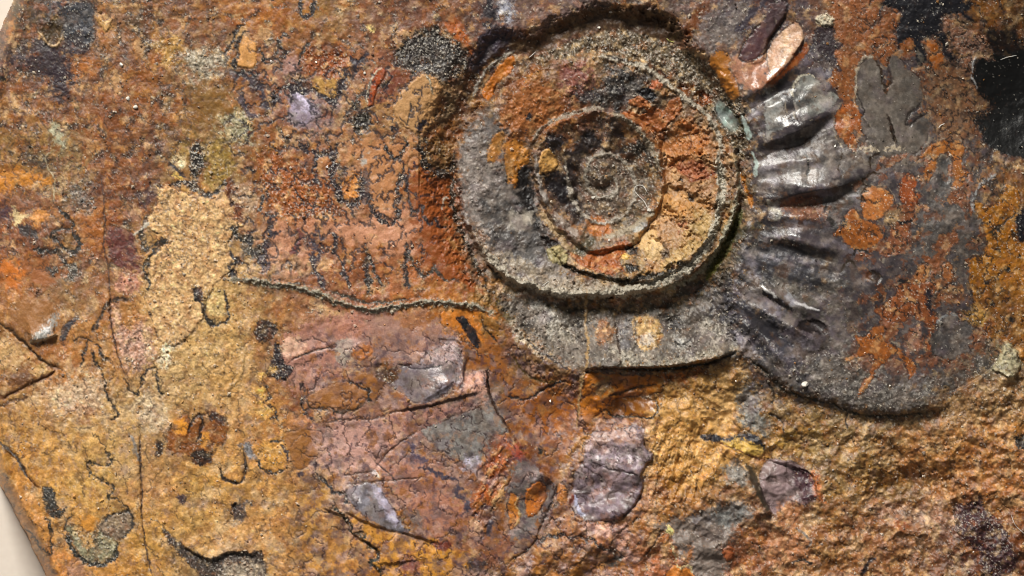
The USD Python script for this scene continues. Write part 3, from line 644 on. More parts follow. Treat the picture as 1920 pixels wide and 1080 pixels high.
P('b89c70', '1205,440 1231,430 1236,455 1247,470 1231,492 1215,481 1199,460', 4, 4, g=.4, dz=2)
P('3a3430', '1174,463 1190,463 1196,475 1180,477', 4, 4)
P('26221e', '1169,494 1195,498 1200,505 1180,509', 3, 4, dz=-3)
P('c8a458', '1166,480 1174,476 1180,484 1172,488', 3, 3, dz=2)
P('6c5c4c', '1238,458 1256,470 1250,492 1234,481', 8, 5)
P('28241e', '1254,496 1275,489 1282,496 1257,517 1249,510', 3, 3, dz=-5)
P('b08450', '1240,380 1260,360 1300,368 1330,385 1320,402 1285,410 1250,405', 7, 6, g=.5)
P('9c6040', '1252,310 1300,300 1330,318 1342,325 1300,340 1270,320', 6, 5, g=.4)
L('6a3018', '1296,341 1322,333 1346,322', 3.5, 2, -2)
P('48382e', '1290,364 1300,366 1302,376 1293,378', 3, 2, dz=-2)
P('3c3430', '1275,334 1281,334 1281,340 1275,340', 2, 1, dz=-2)
P('9c5238', '1273,415 1290,430 1291,446 1276,432', 5, 4)
P('aa8e5e', '1300,400 1340,400 1336,440 1311,466 1270,492 1240,502 1282,440', 8, 6, g=.7)
L('2c2418', '1050,490 1075,506 1110,515 1150,522 1178,530', 7, 5, -3, g=1)  # shadow cast by the disc's lower edge, painted as a dark line
L('28221a', '1182,530 1205,519 1230,516 1250,512', 9, 3, -4)  # the disc's painted shadow line goes on here
L('a8a08e', '1346,285 1352,330 1353,370 1345,410 1335,442 1318,472 1290,502 1250,522 1200,538 1140,545', 15, 5, 5, g=1.6, n='crystal_seam')
L('9a947e', '1378,300 1386,340 1379,385 1365,422 1346,468 1325,498 1290,526 1240,547', 8, 5, 3, g=1.6, n='crystal_seam')
L('a89e8c', '895,462 930,498 962,524 1020,543 1090,551 1160,549 1230,541', 17, 6, 4, g=1.5, n='crystal_seam')
L('5c5a34', '1390,395 1372,440 1352,480 1325,522', 15, 3, -3)
L('74702f', '1352,484 1334,512 1322,526', 5, 3, 0)
L('a26620', '1390,325 1400,358 1411,388', 7, 3, -3)
L('b0beb6', '1411,285 1418,308 1415,332', 6, 2, 1, r=.3)  # rim glint painted as a pale teal stroke
L('9c8e78', '1128,445 1160,438 1195,420 1225,395', 10, 4, 2, g=1)
P('9ca09c', '1186,428 1208,414 1214,420 1196,434', 5, 3)
P('a67040', '1240,268 1262,255 1290,262 1320,285 1290,300 1255,305', 7, 6, g=.5)
P('a86830', '1262,230 1290,225 1320,245 1335,285 1300,290 1275,262', 10, 7, mix=.7)
L('6a3c20', '1290,252 1296,268 1290,285', 3, 2, -1.5)
# ---- tile 8: right
P('8c6450', '1468,380 1530,374 1552,390 1540,410 1500,412 1478,400', 9, 6, g=.9)
P('b4b0a0', '1438,375 1455,382 1465,402 1452,412 1440,395', 4, 4, g=.8, n='shell_fragment')
P('b2723c', '1620,356 1640,350 1660,355 1672,370 1666,395 1656,402 1640,412 1620,410 1614,385 1618,370', 4, 4, g=.6, n='mineral_lobe')
P('a2622c', '1588,402 1604,394 1615,412 1640,418 1656,445 1632,462 1600,468 1580,446 1563,440', 5, 5, g=.5, n='mineral_lobe')
P('8e5a3c', '1665,396 1700,380 1716,392 1710,420 1700,440 1695,466 1660,482 1654,490 1660,465 1670,440', 4, 6, g=1, n='mineral_lobe')
P('90785c', '1660,395 1690,392 1680,420 1660,425', 9, 6, g=1)
P('9c5228', '1690,340 1700,324 1718,334 1716,360 1727,370 1720,386 1700,385 1684,370', 4, 5, g=.7, n='mineral_lobe')
P('a06630', '1715,300 1735,285 1750,268 1800,268 1805,295 1805,320 1816,326 1802,348 1787,346 1788,320 1780,292 1765,286 1756,312 1746,332 1735,346 1734,322 1745,292', 2.5, 3, g=.7, n='mineral_lobe')
P('585654', '1758,312 1764,292 1778,292 1785,320 1782,345 1762,345', 5, 3, g=.3, dz=-2)
L('3a2a1a', '1652,290 1640,290 1630,302 1632,316', 4, 2, -1.5, n='suture_line')
L('3a2a1a', '1650,326 1635,325 1621,335 1621,346 1630,352', 4, 2, -1.5, n='suture_line')
L('3a2a1a', '1628,357 1617,360 1618,372 1624,380', 4, 2, -1.5, n='suture_line')
L('3c2c1c', '1578,282 1578,300 1572,318 1580,332', 3, 3, -1, brk=.4)
L('3c3a38', '1512,288 1516,310 1512,330', 3, 3, -1, brk=.4)
P('26282c', '1688,416 1710,408 1718,398 1712,412 1694,422', 3, 4)
P('a46c1c', '1865,382 1880,360 1885,345 1896,345 1910,360 1912,398 1930,400 1990,420 1990,700 1935,690 1880,640 1850,630 1822,560 1816,500 1826,480 1840,480 1850,465 1850,446 1840,420 1832,402 1830,382 1850,385', 6, 6, g=.9, n='mineral_lobe')
P('855a26', '1830,540 1880,540 1920,580 1920,650 1860,625', 20, 8)
P('26222c', '1905,402 1925,392 1990,392 1990,450 1925,452 1905,450', 5, 5, n='dark_crust')
L('2e2618', '1850,440 1880,420 1905,400', 4, 3, -1)
for (x, y) in ((1870, 432), (1862, 441), (1863, 503), (1890, 503), (1912, 480), (1872, 468), (1850, 530), (1900, 440), (1885, 560), (1860, 570), (1895, 600)):
    P('2a2418', '%d,%d %d,%d %d,%d %d,%d' % (x - 4, y - 3, x + 3, y - 4, x + 5, y + 3, x - 2, y + 4), 3, 4)
L('949494', '1825,395 1826,370 1841,345 1865,328', 5, 4, 1, g=1.4, brk=.5)
P('aa7040', '1725,500 1735,494 1743,500 1740,520 1725,532 1714,516', 4, 4, g=.6, n='mineral_lobe')
P('a06a40', '1770,495 1780,489 1789,505 1788,522 1775,527 1767,510', 4, 4, g=.6, n='mineral_lobe')
L('3a2e22', '1576,512 1585,495 1596,490 1606,500', 4, 2, -1.5, n='suture_line')
L('2c2622', '1598,480 1606,468 1618,470 1632,474', 4, 3, -1.5, n='suture_line')
P('3c2c22', '1625,510 1640,506 1656,518 1646,532 1626,524', 4, 3, dz=-4)
P('96643e', '1690,520 1750,525 1800,530 1800,560 1740,560 1690,550', 12, 8, g=1)
P('2e2c30', '1685,525 1705,525 1700,540 1686,545', 4, 4)
P('2a2e32', '1575,408 1588,412 1584,432 1578,430', 4, 3)
P('38342e', '1556,410 1570,414 1562,432', 6, 4)
L('b4a48c', '1570,270 1600,276 1650,280 1700,276', 6, 6, 0, g=1.6, brk=.3)
# ---- row 3, left
P('94683e', '20,570 90,560 110,600 95,640 55,643 35,610', 14, 6, g=.3, v=.5)
P('989690', '85,612 95,596 108,588 102,612 82,636 60,642 62,630', 6, 3, r=.25, g=.3)
L('ccb896', '55,642 80,637 108,627', 3, 1, 1)  # highlight on the bump's crest, painted pale
L('4a3828', '-10,600 20,620 45,641 62,660 85,680 106,690 118,693', 5, 3, -3, n='crack_and_ledge_shade')
L('6e4628', '110,692 85,706 55,720 25,735 -10,748', 9, 4, -2, n='crack_and_ledge_shade')
L('5a3c24', '-5,762 30,750 55,744', 6, 4, -1)
P('8f5e2c', '20,690 60,670 100,692 60,712 20,730', 9, 6)
P('b08c56', '60,690 84,684 93,697 70,706', 5, 4)
P('6e4626', '20,705 50,700 62,712 35,725 18,722', 6, 5)
P('b08c5c', '-30,640 20,640 55,668 20,690 -30,700', 14, 7, g=.6)
P('4a4448', '117,612 135,600 151,591 136,610 126,625 121,649 115,636', 3, 4, n='dark_crust')
P('9a6238', '95,645 125,650 120,675 95,672', 10, 6, mix=.7)
L('4c3c30', '174,622 185,600 195,580 208,567 225,560 242,562', 6, 3, -1.5, n='suture_line')
L('2c2620', '135,640 150,634 166,636 180,640', 3.5, 4, -1, brk=.7)
L('2c2620', '160,636 160,650 157,668 152,684 144,690', 4, 4, -1, n='suture_line')
L('26221e', '171,654 178,675 188,695 196,712 198,730 207,750 217,768 220,778 213,786 202,785', 3.5, 3, -1.5, n='suture_line')
L('26221e', '178,643 190,660 196,672 206,680', 4, 3, -1.5, n='suture_line')
L('26221e', '236,710 240,725 250,738 257,736 265,715 275,695 285,690 292,692 295,710 298,730 305,738 316,731', 3.5, 3, -1.5, n='suture_line')
P('ae8874', '210,572 225,575 230,602 245,616 266,600 286,640 280,680 260,696 240,690 222,665 210,620', 12, 6, g=1.2)
P('a47442', '228,572 264,570 256,600 240,612 230,602', 5, 4)
P('d0c0a0', '298,650 320,655 316,686 298,680', 9, 6, g=1.6)
P('2c2018', '312,660 317,659 317,664 312,664', 2, 1, dz=-3)
L('34302c', '366,542 366,560 380,570 385,592 395,606 420,606 429,582 424,560 419,542', 5, 3, -1.5, g=1.2, n='suture_line')
P('50403e', '361,540 378,545 379,566 365,562', 4, 4)
P('b49c6a', '386,545 414,545 424,570 415,592 391,592', 5, 4, g=1)
P('40382e', '390,600 405,602 402,612 392,610', 3, 3)
P('4c3c36', '480,606 500,602 521,612 518,626 500,640 481,636', 4, 4, g=1.2, n='dark_crust')
L('b4905c', '460,650 456,680 451,706 426,732', 3, 2, 2)
P('b4884c', '400,690 445,690 448,720 420,740 390,720', 12, 7, mix=.7)
P('8e5220', '320,800 345,778 360,790 370,775 400,785 426,792 420,830 400,836 395,862 370,870 350,852 320,846 314,820', 6, 6, g=.7, n='mineral_lobe')
P('cc8428', '328,792 345,785 352,805 335,815', 5, 4, g=.3)
P('c08030', '378,812 392,815 388,840 378,838', 4, 4, g=.3)
L('34241a', '355,812 360,790 372,777 379,790 375,812 368,830', 5, 3, -2, n='suture_line')
P('3a2a22', '358,850 380,842 396,852 390,870 370,872', 4, 4, g=.8)
P('4a302a', '385,775 410,772 425,790 405,795', 6, 5)
P('2a2020', '290,828 304,830 305,850 293,853', 5, 4, g=1)
P('b6a286', '260,740 300,745 310,800 280,810 255,780', 16, 8, g=1.2, mix=.7)
P('c0a88c', '100,730 170,700 200,720 190,770 140,780 100,770', 20, 8, g=1.2, mix=.7)
P('96603e', '150,760 175,755 172,790 155,795', 10, 6, mix=.6)
# ---- row 3, second
L('8e8672', '425,523 480,528 520,535 560,541 600,552 630,566 660,574 690,581 730,578 770,570 800,567 850,570 900,576 928,588', 10, 6, 3, g=1.8, n='crystal_seam')
L('4c4238', '620,546 650,556 690,568 730,566 770,560', 6, 4, -2, g=1.2)
L('443a34', '475,520 520,526 560,532 600,540', 4, 4, -1, brk=.3)
P('bc7c30', '830,582 870,580 905,586 932,602 932,640 902,662 880,642 860,622 828,610', 7, 6, g=.5, n='mineral_lobe')
P('b0661c', '820,584 900,582 950,610 960,660 945,700 915,690 890,660 850,620', 14, 6, g=.35, r=.35, mix=.55)
P('1a1822', '855,597 870,594 880,605 890,620 898,640 903,649 890,651 880,636 868,620 864,608', 2.5, 3, g=.3, n='dark_crust')
P('8c6430', '902,592 935,602 952,642 930,652 905,630', 6, 4)
L('2c2016', '903,594 908,612 918,626 932,640', 4, 3, -2)
P('945e2c', '915,622 940,642 946,700 930,712 915,692 880,690 880,662 900,655', 6, 4, g=.3, r=.4)
P('a87868', '530,636 600,602 650,587 690,592 690,640 640,690 600,720 570,740 545,720 528,690', 14, 7, g=.5, r=.42, v=.7)
P('9c786a', '690,590 760,590 820,608 850,635 800,660 740,680 700,660', 14, 7, g=.4, r=.38, v=.7)
P('9c6840', '750,590 790,590 800,610 775,620 750,610', 8, 6, mix=.8)
P('c8a088', '530,640 560,632 575,650 555,665 535,665', 5, 5)
L('34241c', '540,682 552,672 576,662 600,655 627,652', 3, 2, -2, n='crack_and_ledge_shade')
P('a09284', '628,645 645,634 662,640 660,668 650,685 632,678', 4, 4, g=.7)
P('ac6c3a', '662,650 675,640 690,646 700,660 690,672 670,674 662,664', 3, 3, dz=1.5, g=.3)
P('3a2e32', '505,690 513,660 518,640 528,658 535,680 550,690 542,706 522,713 500,702', 4, 5, g=1.3, n='dark_crust')
P('7e7478', '740,692 780,682 800,665 840,645 862,660 866,690 856,716 820,746 786,756 760,742 735,722 715,705', 6, 4, g=.35, r=.24, n='shell_patch')
P('b4a0a0', '790,662 815,650 840,630 866,650 852,682 812,686', 7, 5, g=1.3, r=.3)
P('b8b0bc', '792,748 830,726 854,712 858,718 830,738 800,754', 4, 2, r=.2, g=.2)  # highlight along the lens edge, painted as a pale strip
L('3c3438', '745,682 772,690 800,690 832,684', 3, 2, -2)
P('9a6430', '575,746 620,722 650,715 690,728 686,750 670,766 640,770 610,766 585,770', 3, 5, g=.35, v=.4, n='mineral_lobe')
L('4a3a2e', '576,748 582,765 596,768 612,764 632,772 660,768 684,756', 4, 4, -1, n='suture_line')
P('92602f', '665,702 700,706 722,722 740,742 712,752 688,742', 5, 4, g=.3)
P('5c4430', '700,690 720,678 746,700 740,722 716,715', 6, 5, g=1.2, dz=-3)
L('2c2420', '650,715 670,722 690,735 695,755', 6, 5, -1, g=1.2)
L('5a4038', '600,792 660,786 700,786 740,772 800,762 850,747 902,734', 4, 3, -1.5, n='crack_and_ledge_shade')
P('a4786c', '600,800 680,795 740,780 800,770 850,760 900,745 860,775 790,810 720,820 640,860 600,850', 16, 7, g=.7, r=.42, mix=.8)
P('84807c', '800,802 850,782 900,762 920,746 936,770 949,796 951,811 922,816 918,836 895,866 870,866 840,852 812,832 790,812', 5, 5, g=.5, r=.38, n='shell_patch')
P('b0aabc', '868,862 890,855 900,870 885,885 868,878', 8, 5, g=1.2, r=.25)
P('b08878', '872,705 912,696 916,732 880,740 866,730', 6, 5, g=.6)
L('38282a', '878,664 870,690 868,716 860,730', 3.5, 2, -1.5)
L('3a2a24', '914,690 918,738 926,762 945,790 951,802', 3.5, 3, -2)
for (a, b, c, d) in ((484, 702, 500, 712), (482, 728, 496, 745), (486, 766, 510, 780), (500, 690, 520, 700), (484, 748, 500, 756)):
    P('c89a4e', '%d,%d %d,%d %d,%d %d,%d' % (a, b, c, b, c, d, a, d), 6, 7, g=1)
L('34302c', '490,720 505,740 495,755 512,765 520,780 505,790', 4, 5, -1, g=1, brk=.6, n='suture_line')
L('4a3c38', '560,720 572,735 566,760 580,780 590,795', 8, 6, -1, g=1.4, brk=.4)
P('8a4428', '535,730 550,735 560,760 548,765', 8, 5, mix=.7)
# ---- row 3, third
P('423a2a', '985,566 1020,568 1062,574 1130,578 1220,577 1290,558 1330,535 1300,566 1230,586 1130,590 1060,588 1000,580', 6, 4, g=.7)  # painted shadow that the keel throws on the wall below it
P('9c9890', '998,572 1018,566 1040,588 1060,600 1062,622 1040,632 1012,606', 9, 6, g=1.5, mix=.75)
P('aa8c5e', '1185,602 1210,590 1234,600 1243,625 1231,650 1205,656 1189,632', 4, 5, g=1.4, dz=6, dw=12, n='crystal_crust')
P('c4b8a8', '1200,630 1220,628 1225,648 1206,652', 6, 5, g=1.8)
P('906a4a', '1115,610 1144,601 1150,626 1130,642 1111,632', 6, 7, g=1.2, dz=4, dw=12)
P('a8a6a2', '1262,632 1290,635 1286,655 1264,650', 7, 9, g=1.6, dz=3, dw=10)
P('84848a', '1160,600 1180,595 1185,640 1165,660', 9, 9, mix=.5, g=1.3)
for (c_, s_) in (('8e8678', '1030,600 1062,612 1080,636 1056,650 1030,630'), ('3a3430', '985,590 1000,600 998,632 984,620'), ('a49c8c', '1150,655 1190,662 1230,665 1220,676 1160,674'), ('3c3a3c', '1240,590 1275,596 1290,620 1262,618'), ('9a9286', '1310,610 1345,600 1370,622 1340,640'), ('46403a', '1080,590 1096,600 1094,650 1080,640'), ('b0a898', '960,600 985,640 1020,665 1000,668 965,630')):
    P(c_, s_, 7, 8, g=1.7, mix=.75, dz=2.5 if c_ > '8' else -2.5, dw=8)
L('a8885c', '1100,542 1098,600 1102,640 1098,690 1090,715 1087,750 1082,802', 5, 3, 2, g=1, n='crystal_seam')
L('3c2a20', '1154,608 1160,645 1163,666', 4, 2, -3, n='crack_and_ledge_shade')
L('4a423a', '1190,600 1192,640 1185,660', 3, 3, -2)
P('9c9484', '1300,665 1350,650 1382,655 1320,675 1240,685 1150,686 1240,675', 6, 4, g=1.4)
P('806040', '960,662 978,642 1012,672 1060,702 1042,716 1000,716 968,700', 5, 3, g=.6)
L('54401e', '962,668 985,700 1020,716 1045,714', 4, 2, -2)
L('4a4240', '985,636 1020,664 1066,694', 4, 3, -1)
L('262222', '950,742 970,748 990,748 1020,730 1062,711', 5, 3, -2, n='crack_and_ledge_shade')
L('26261e', '1115,690 1180,692 1250,692 1320,682 1387,658', 4.5, 2, -4, n='crack_and_ledge_shade')  # shade at the foot of the ledge, painted as a dark line
P('965e24', '962,756 1050,727 1086,722 1084,812 1000,812 978,782', 8, 5, g=.8)
P('9a581c', '950,720 1040,735 1085,730 1080,800 1050,850 1000,820 960,770', 16, 6, g=.5, r=.4, mix=.6)
P('b06c1c', '1100,702 1150,702 1230,706 1241,730 1200,742 1160,746 1130,770 1100,792 1090,762', 5, 5, g=.3, r=.35, n='mineral_lobe')
P('9a7c50', '1120,710 1148,715 1140,740 1118,738', 8, 6, g=.9)
L('3a2814', '1142,742 1160,738 1190,728 1232,720', 6, 3, -2)
P('885414', '1136,766 1160,746 1200,744 1232,756 1226,781 1180,779 1142,776', 3, 3, g=.3, r=.3, n='mineral_lobe')
L('2c241a', '1136,766 1150,780 1190,781 1222,784 1234,764 1226,750', 4, 3, -2)
P('b88e52', '1242,722 1300,702 1380,680 1402,700 1396,740 1380,790 1420,850 1300,900 1220,860 1215,800', 20, 8, g=.8, mix=.8)
P('a86426', '1230,700 1300,698 1320,690 1300,708 1250,716', 6, 5)
P('c09a64', '1330,740 1385,720 1380,770 1340,790', 14, 7, g=.6, mix=.8)
P('7a7a74', '1392,722 1410,740 1432,780 1442,812 1402,802 1384,772', 10, 6, g=.8, r=.45)
# ---- row 3, right: the orange star
P('a0602a', '1600,632 1625,630 1640,610 1656,614 1660,640 1680,650 1700,665 1716,690 1705,711 1700,690 1690,670 1675,664 1660,680 1642,695 1626,730 1612,743 1615,720 1630,700 1640,670 1620,665 1590,681 1586,672 1600,665 1615,650 1605,640', 2.5, 4, g=.8, n='mineral_lobe')
P('905632', '1640,575 1660,570 1680,550 1690,532 1760,532 1742,570 1762,600 1746,640 1751,652 1735,652 1740,612 1720,600 1710,590 1690,602 1660,602 1645,590', 5, 6, g=1, n='mineral_lobe')
P('9c7664', '1700,640 1720,610 1736,650 1705,667', 5, 5, g=1)
P('36323a', '1738,540 1752,560 1746,592 1734,562', 4, 4)
P('ae8640', '1808,582 1840,580 1852,600 1830,612 1810,602', 5, 6, g=.8)
P('625c5a', '1750,622 1775,590 1800,600 1832,616 1822,650 1790,672 1755,667 1745,642', 4, 5, g=.6, n='shell_patch')
L('8c8c8c', '1756,606 1775,590 1798,592', 4, 3, 1, g=1.5, brk=.5)
L('3a3634', '1748,620 1752,640 1748,665', 5, 4, -1)
P('a05c34', '1735,640 1748,650 1744,670 1736,660', 3, 3)
P('965c34', '1820,640 1840,610 1860,600 1850,630 1830,660', 7, 6, mix=.8)
P('aaa284', '1885,638 1905,658 1913,690 1900,712 1875,702 1858,690 1880,662', 3, 3, dz=7, g=.9, r=.45, n='shell_fragment')
L('28261e', '1392,663 1440,702 1480,736 1560,757 1610,777 1680,780 1752,771', 4, 4, -3, n='crack_and_ledge_shade', brk=.7)  # painted dark line for the shade under the right ledge
P('3c3434', '1500,602 1530,600 1552,612 1545,627 1515,625 1498,618', 4, 4, dz=-5, g=.6, r=.35)
P('2a2222', '1430,545 1444,548 1470,564 1486,580 1470,580 1440,562', 4, 3, dz=-3)
L('d4d0d0', '1489,566 1505,572 1520,578 1536,582', 5, 2, 3, r=.25)  # white highlight stroke painted on the twisted rib
L('d0ccc8', '1432,542 1446,550 1456,558', 5, 2, 3, r=.25)  # shorter painted highlight stroke beside it
P('9a9ca0', '1470,545 1485,555 1490,570 1478,575', 7, 4, r=.3)
L('302820', '1440,778 1455,780 1468,794 1469,810', 4, 3, -2)
L('302820', '1438,718 1450,735 1452,750 1444,756', 4, 3, -2)
L('302820', '1588,772 1586,790 1590,806', 3, 2, -1.5)
P('3a3428', '1615,768 1680,785 1750,775 1800,760 1740,795 1660,800', 10, 6, mix=.5)
P('9a7c58', '1760,760 1830,720 1880,710 1990,740 1990,800 1850,790 1780,800', 16, 8, g=1.1, mix=.6)
# ---- row 4, left
L('5a5048', '-5,826 20,847 36,866 46,886 58,902', 5, 3, -3, n='crack_and_ledge_shade')
L('7a7470', '20,848 34,864 44,884', 3, 2, 0)
L('383630', '176,811 188,828 200,838 197,850 210,860 207,870 190,873 166,868 170,885 173,893 190,898 205,905 215,915 210,925 204,931 220,936 232,945 240,956 221,962', 3.5, 4, -1.5, n='suture_line')
P('44433f', '80,918 90,914 103,918 105,945 115,955 125,948 122,961 110,972 95,970 85,956', 3, 4, g=1, n='dark_crust')
L('36342e', '85,970 95,990 97,1005 92,1015 98,1025 95,1042', 4, 3, -1.5, n='suture_line')
L('36342e', '48,988 60,1005 75,1025 96,1043', 3, 3, -1.5, n='suture_line')
L('4a4844', '120,998 122,985 127,974 134,966', 4, 2, -1)
P('8a8468', '120,985 132,1005 142,1030 160,1050 190,1058 216,1045 220,1020 205,1005 180,995 160,1000 150,985 135,985', 4, 4, g=1.2, dz=-1, n='shell_patch')
P('b4854c', '140,985 165,990 178,1010 165,1030 150,1010', 7, 5)
L('32322e', '124,1000 136,1028 150,1046 170,1056 196,1058 216,1044 218,1022', 9, 4, -2, g=1.3, n='dark_crust')
P('887460', '185,980 210,965 240,960 251,975 246,995 225,1011 205,1006 190,1000', 4, 5, g=1, n='shell_patch')
L('3c3834', '190,985 205,968 240,960 250,978 242,998 226,1010', 4, 4, -1, g=1.2)
P('c08030', '150,972 180,970 181,990 160,996', 5, 4, g=.3)
P('564a44', '303,985 316,1000 340,1019 370,1038 400,1047 430,1035 470,1034 492,1040 492,1100 400,1100 360,1062 335,1036 310,1006', 4, 5, g=1.4, n='dark_crust')
P('a0907c', '420,1062 460,1055 492,1070 492,1100 430,1100', 10, 7, g=1.3)
P('62524c', '430,945 450,940 472,942 461,966 440,979 430,966', 6, 6, g=1.1)
P('302424', '434,946 446,944 440,956', 3, 3, dz=-4)
P('5a4448', '334,934 344,928 350,938 340,944', 4, 4)
L('30241e', '413,878 418,895 435,904 455,901 460,872 456,845', 4, 2, -2, n='suture_line')
P('86868a', '452,832 470,836 482,855 470,858 460,850', 5, 4, g=.8)
L('80766c', '243,812 254,838 262,866', 9, 4, 0)
L('4a3a34', '262,808 263,850 264,888 267,920 265,960 270,1000 274,1030 286,1084', 3, 2, -2, n='crack_and_ledge_shade')
L('4a342c', '190,330 195,380 197,430 194,460 200,490 204,520 207,560 208,600 213,632 218,656 230,690 236,706', 3, 2, -1.5, n='crack_and_ledge_shade', brk=.8)
P('b87c3c', '20,915 70,940 90,990 60,1000 30,960', 16, 6, mix=.7, g=.6)
P('bc8038', '150,1062 240,1065 260,1100 120,1100 100,1060', 18, 7, mix=.6)
P('a07a68', '125,1058 155,1055 165,1085 130,1085', 9, 6, mix=.7)
# ---- row 4, second
P('bc8638', '640,957 680,972 720,997 780,1002 830,1022 880,1042 872,1100 720,1100 702,1030 672,1002', 7, 6, g=.7, v=.7)
P('c08a40', '482,850 500,822 540,815 540,868 530,880 500,882', 6, 6, g=.8)
L('3a342e', '480,862 495,880 512,886 530,882 541,874', 4, 4, -1.5, g=1.2, n='suture_line')
L('3e363a', '524,834 536,846 538,865', 6, 4, -1, g=1.3)
L('3c3832', '505,829 520,827 532,826', 4, 3, -1)
P('9a642e', '536,812 602,810 597,850 580,870 560,880 545,860', 7, 4, g=.3, v=.4, n='mineral_lobe')
P('b48c80', '600,800 680,800 740,812 720,840 705,870 650,880 605,870', 16, 7, g=.7, r=.45, v=.7)
P('a47460', '720,870 780,860 830,890 850,920 870,960 850,1000 800,990 770,960 740,920', 16, 7, g=.4, r=.45, v=.6)
P('8a868e', '650,922 690,905 712,920 742,960 761,996 735,996 700,976 665,951', 5, 4, g=.3, r=.2, n='shell_patch')
P('beb8cc', '700,915 718,918 735,950 748,985 732,980 715,950', 5, 4, r=.15, g=.4)  # bluish highlight strip painted over the glossy patch
P('d0ccd0', '655,925 664,926 678,942 668,942', 4, 2, r=.15)  # small painted highlight at the patch's left end
P('d0c4c0', '700,885 715,886 712,896 702,894', 4, 4, g=1.6)
L('3c383a', '594,889 610,905 626,922 645,928 652,946', 7, 4, -2, g=1.2, n='suture_line')
L('6a5a6c', '757,828 774,840 778,855 790,862 802,862', 6, 4, 0, n='suture_line')
L('544a58', '782,876 805,880 820,890 840,895 856,901 861,915 855,925 871,935 876,950 865,966', 6, 4, 0, n='suture_line')
P('7a6a78', '745,845 770,842 790,858 775,865 750,858', 9, 5, mix=.7)
L('3a2420', '782,808 750,830 726,850 708,872', 3, 2, -2, n='crack_and_ledge_shade')
L('40281f', '645,891 670,888 702,882', 3, 2, -1.5, n='crack_and_ledge_shade')
L('40281f', '650,908 690,905 740,900 795,895', 2.5, 2, -1.5, n='crack_and_ledge_shade')
P('4c3a42', '583,866 592,864 598,872 588,878', 3, 2)
P('4c3a42', '556,886 566,884 570,892 560,895', 3, 2)
L('363a34', '618,951 633,956 646,970 657,985 660,1000 680,1005 686,1015 700,1026 711,1036 705,1046 698,1056 708,1066 716,1084', 5, 4, -2.5, g=1, n='suture_line')
P('2e2c30', '758,990 770,994 764,998', 3, 2)
P('78706c', '770,965 785,960 790,990 770,990', 7, 5, mix=.8)
L('4a4048', '922,975 918,990 914,1005', 8, 3, -1)
P('7e4030', '810,1022 840,1013 847,1024 822,1032', 4, 4)
P('905c50', '752,1052 770,1040 788,1052 786,1075 765,1080 752,1070', 6, 5, g=1.1)
P('4a3c3c', '880,1050 910,1035 905,1070 880,1084', 7, 6, g=1)
P('aa5c2a', '915,840 945,820 955,860 935,920 905,960 885,940 905,890', 10, 7, g=.8)
w = window(pts('860,800 1000,1040'), 10)
mk = sdist(spline(pts('930,830 955,850 968,890 940,950 915,1010 890,1000 880,960 895,900'), True), w, 4, 30)
mk = sm(-6, 14, mk)
st_ = fbm(X[w] * 0.87 + Y[w] * 0.5 + 5 * WX[w], (Y[w] * 0.87 - X[w] * 0.5) * 0.3, 12, 3, 43)
Z[w] += 5 * mk * st_
for c_, m_ in (('caa878', sm(0.15, 0.5, st_)), ('6a3420', sm(0.12, 0.5, -st_))):
    m_ = (mk * m_ * 0.7)[..., None]; C[w] = C[w] * (1 - m_) + lin(c_) * m_
P('8c5c48', '890,1010 950,1000 960,1030 920,1060 890,1040', 9, 6, mix=.8)
L('4a3a38', '745,905 720,880 700,864', 2, 2, -1)
# ---- row 4, third
P('887880', '1105,815 1150,805 1202,799 1209,835 1225,857 1209,875 1202,895 1206,910 1192,946 1162,971 1110,977 1078,962 1073,930 1078,890 1095,860', 4, 4, g=.5, r=.34, v=.6, n='shell_patch')
P('a88878', '1100,820 1130,800 1180,800 1200,825 1150,835 1115,850', 14, 6, mix=.8)
P('b4a4ac', '1105,845 1150,838 1205,845 1212,862 1190,880 1140,875 1105,862', 9, 6, g=1.2, r=.25, mix=.7)
L('302224', '1108,866 1140,878 1168,884 1196,891', 4, 2, -3, n='crack_and_ledge_shade')
L('b4b4cc', '1078,930 1082,948 1094,968', 8, 3, 1, r=.2)
P('7c7472', '955,872 990,862 1022,900 1042,908 1033,960 1003,1002 970,1012 955,1002', 6, 6, g=.5, r=.45)
P('9a8c90', '985,868 1005,880 1020,900 1000,900', 8, 5)
P('b86e28', '990,915 1018,904 1024,930 1010,960 990,971 984,945', 3, 4, dz=1.5, g=.6, n='mineral_lobe')
P('b07238', '1050,905 1062,914 1061,940 1049,946 1045,920', 3, 3, dz=1, n='mineral_lobe')
P('b87630', '955,928 972,934 970,950 976,970 966,986 955,990', 3, 4, n='mineral_lobe')
L('d0ae78', '972,932 968,948 976,968 964,988', 2.5, 3, 1)
P('742e28', '1066,935 1078,930 1072,945 1066,946', 4, 3)
L('34241e', '1046,904 1036,940 1021,970 1006,1010 991,1030 955,1052', 4, 3, -3, n='crack_and_ledge_shade')
P('bc9280', '1090,990 1140,976 1172,990 1150,1006 1100,1002', 8, 6, g=.9)
P('b88c78', '1150,1020 1180,1015 1195,1045 1180,1055 1155,1040', 8, 6, g=.9)
L('38302e', '1010,1011 1040,1004 1075,1006 1110,1011 1121,1026 1142,1030 1151,1040', 6, 5, -1.5, g=1.4, n='suture_line', brk=.8)
L('3e2c22', '1203,968 1160,1000 1146,1020 1146,1034', 3, 3, -2, n='crack_and_ledge_shade')
L('3e2c22', '1240,995 1220,1030 1193,1057', 3, 3, -1.5, n='crack_and_ledge_shade')
L('362c26', '1125,1058 1145,1050 1165,1044', 5, 4, -1)
P('74706a', '1150,1042 1172,1040 1160,1058 1142,1062', 7, 5)
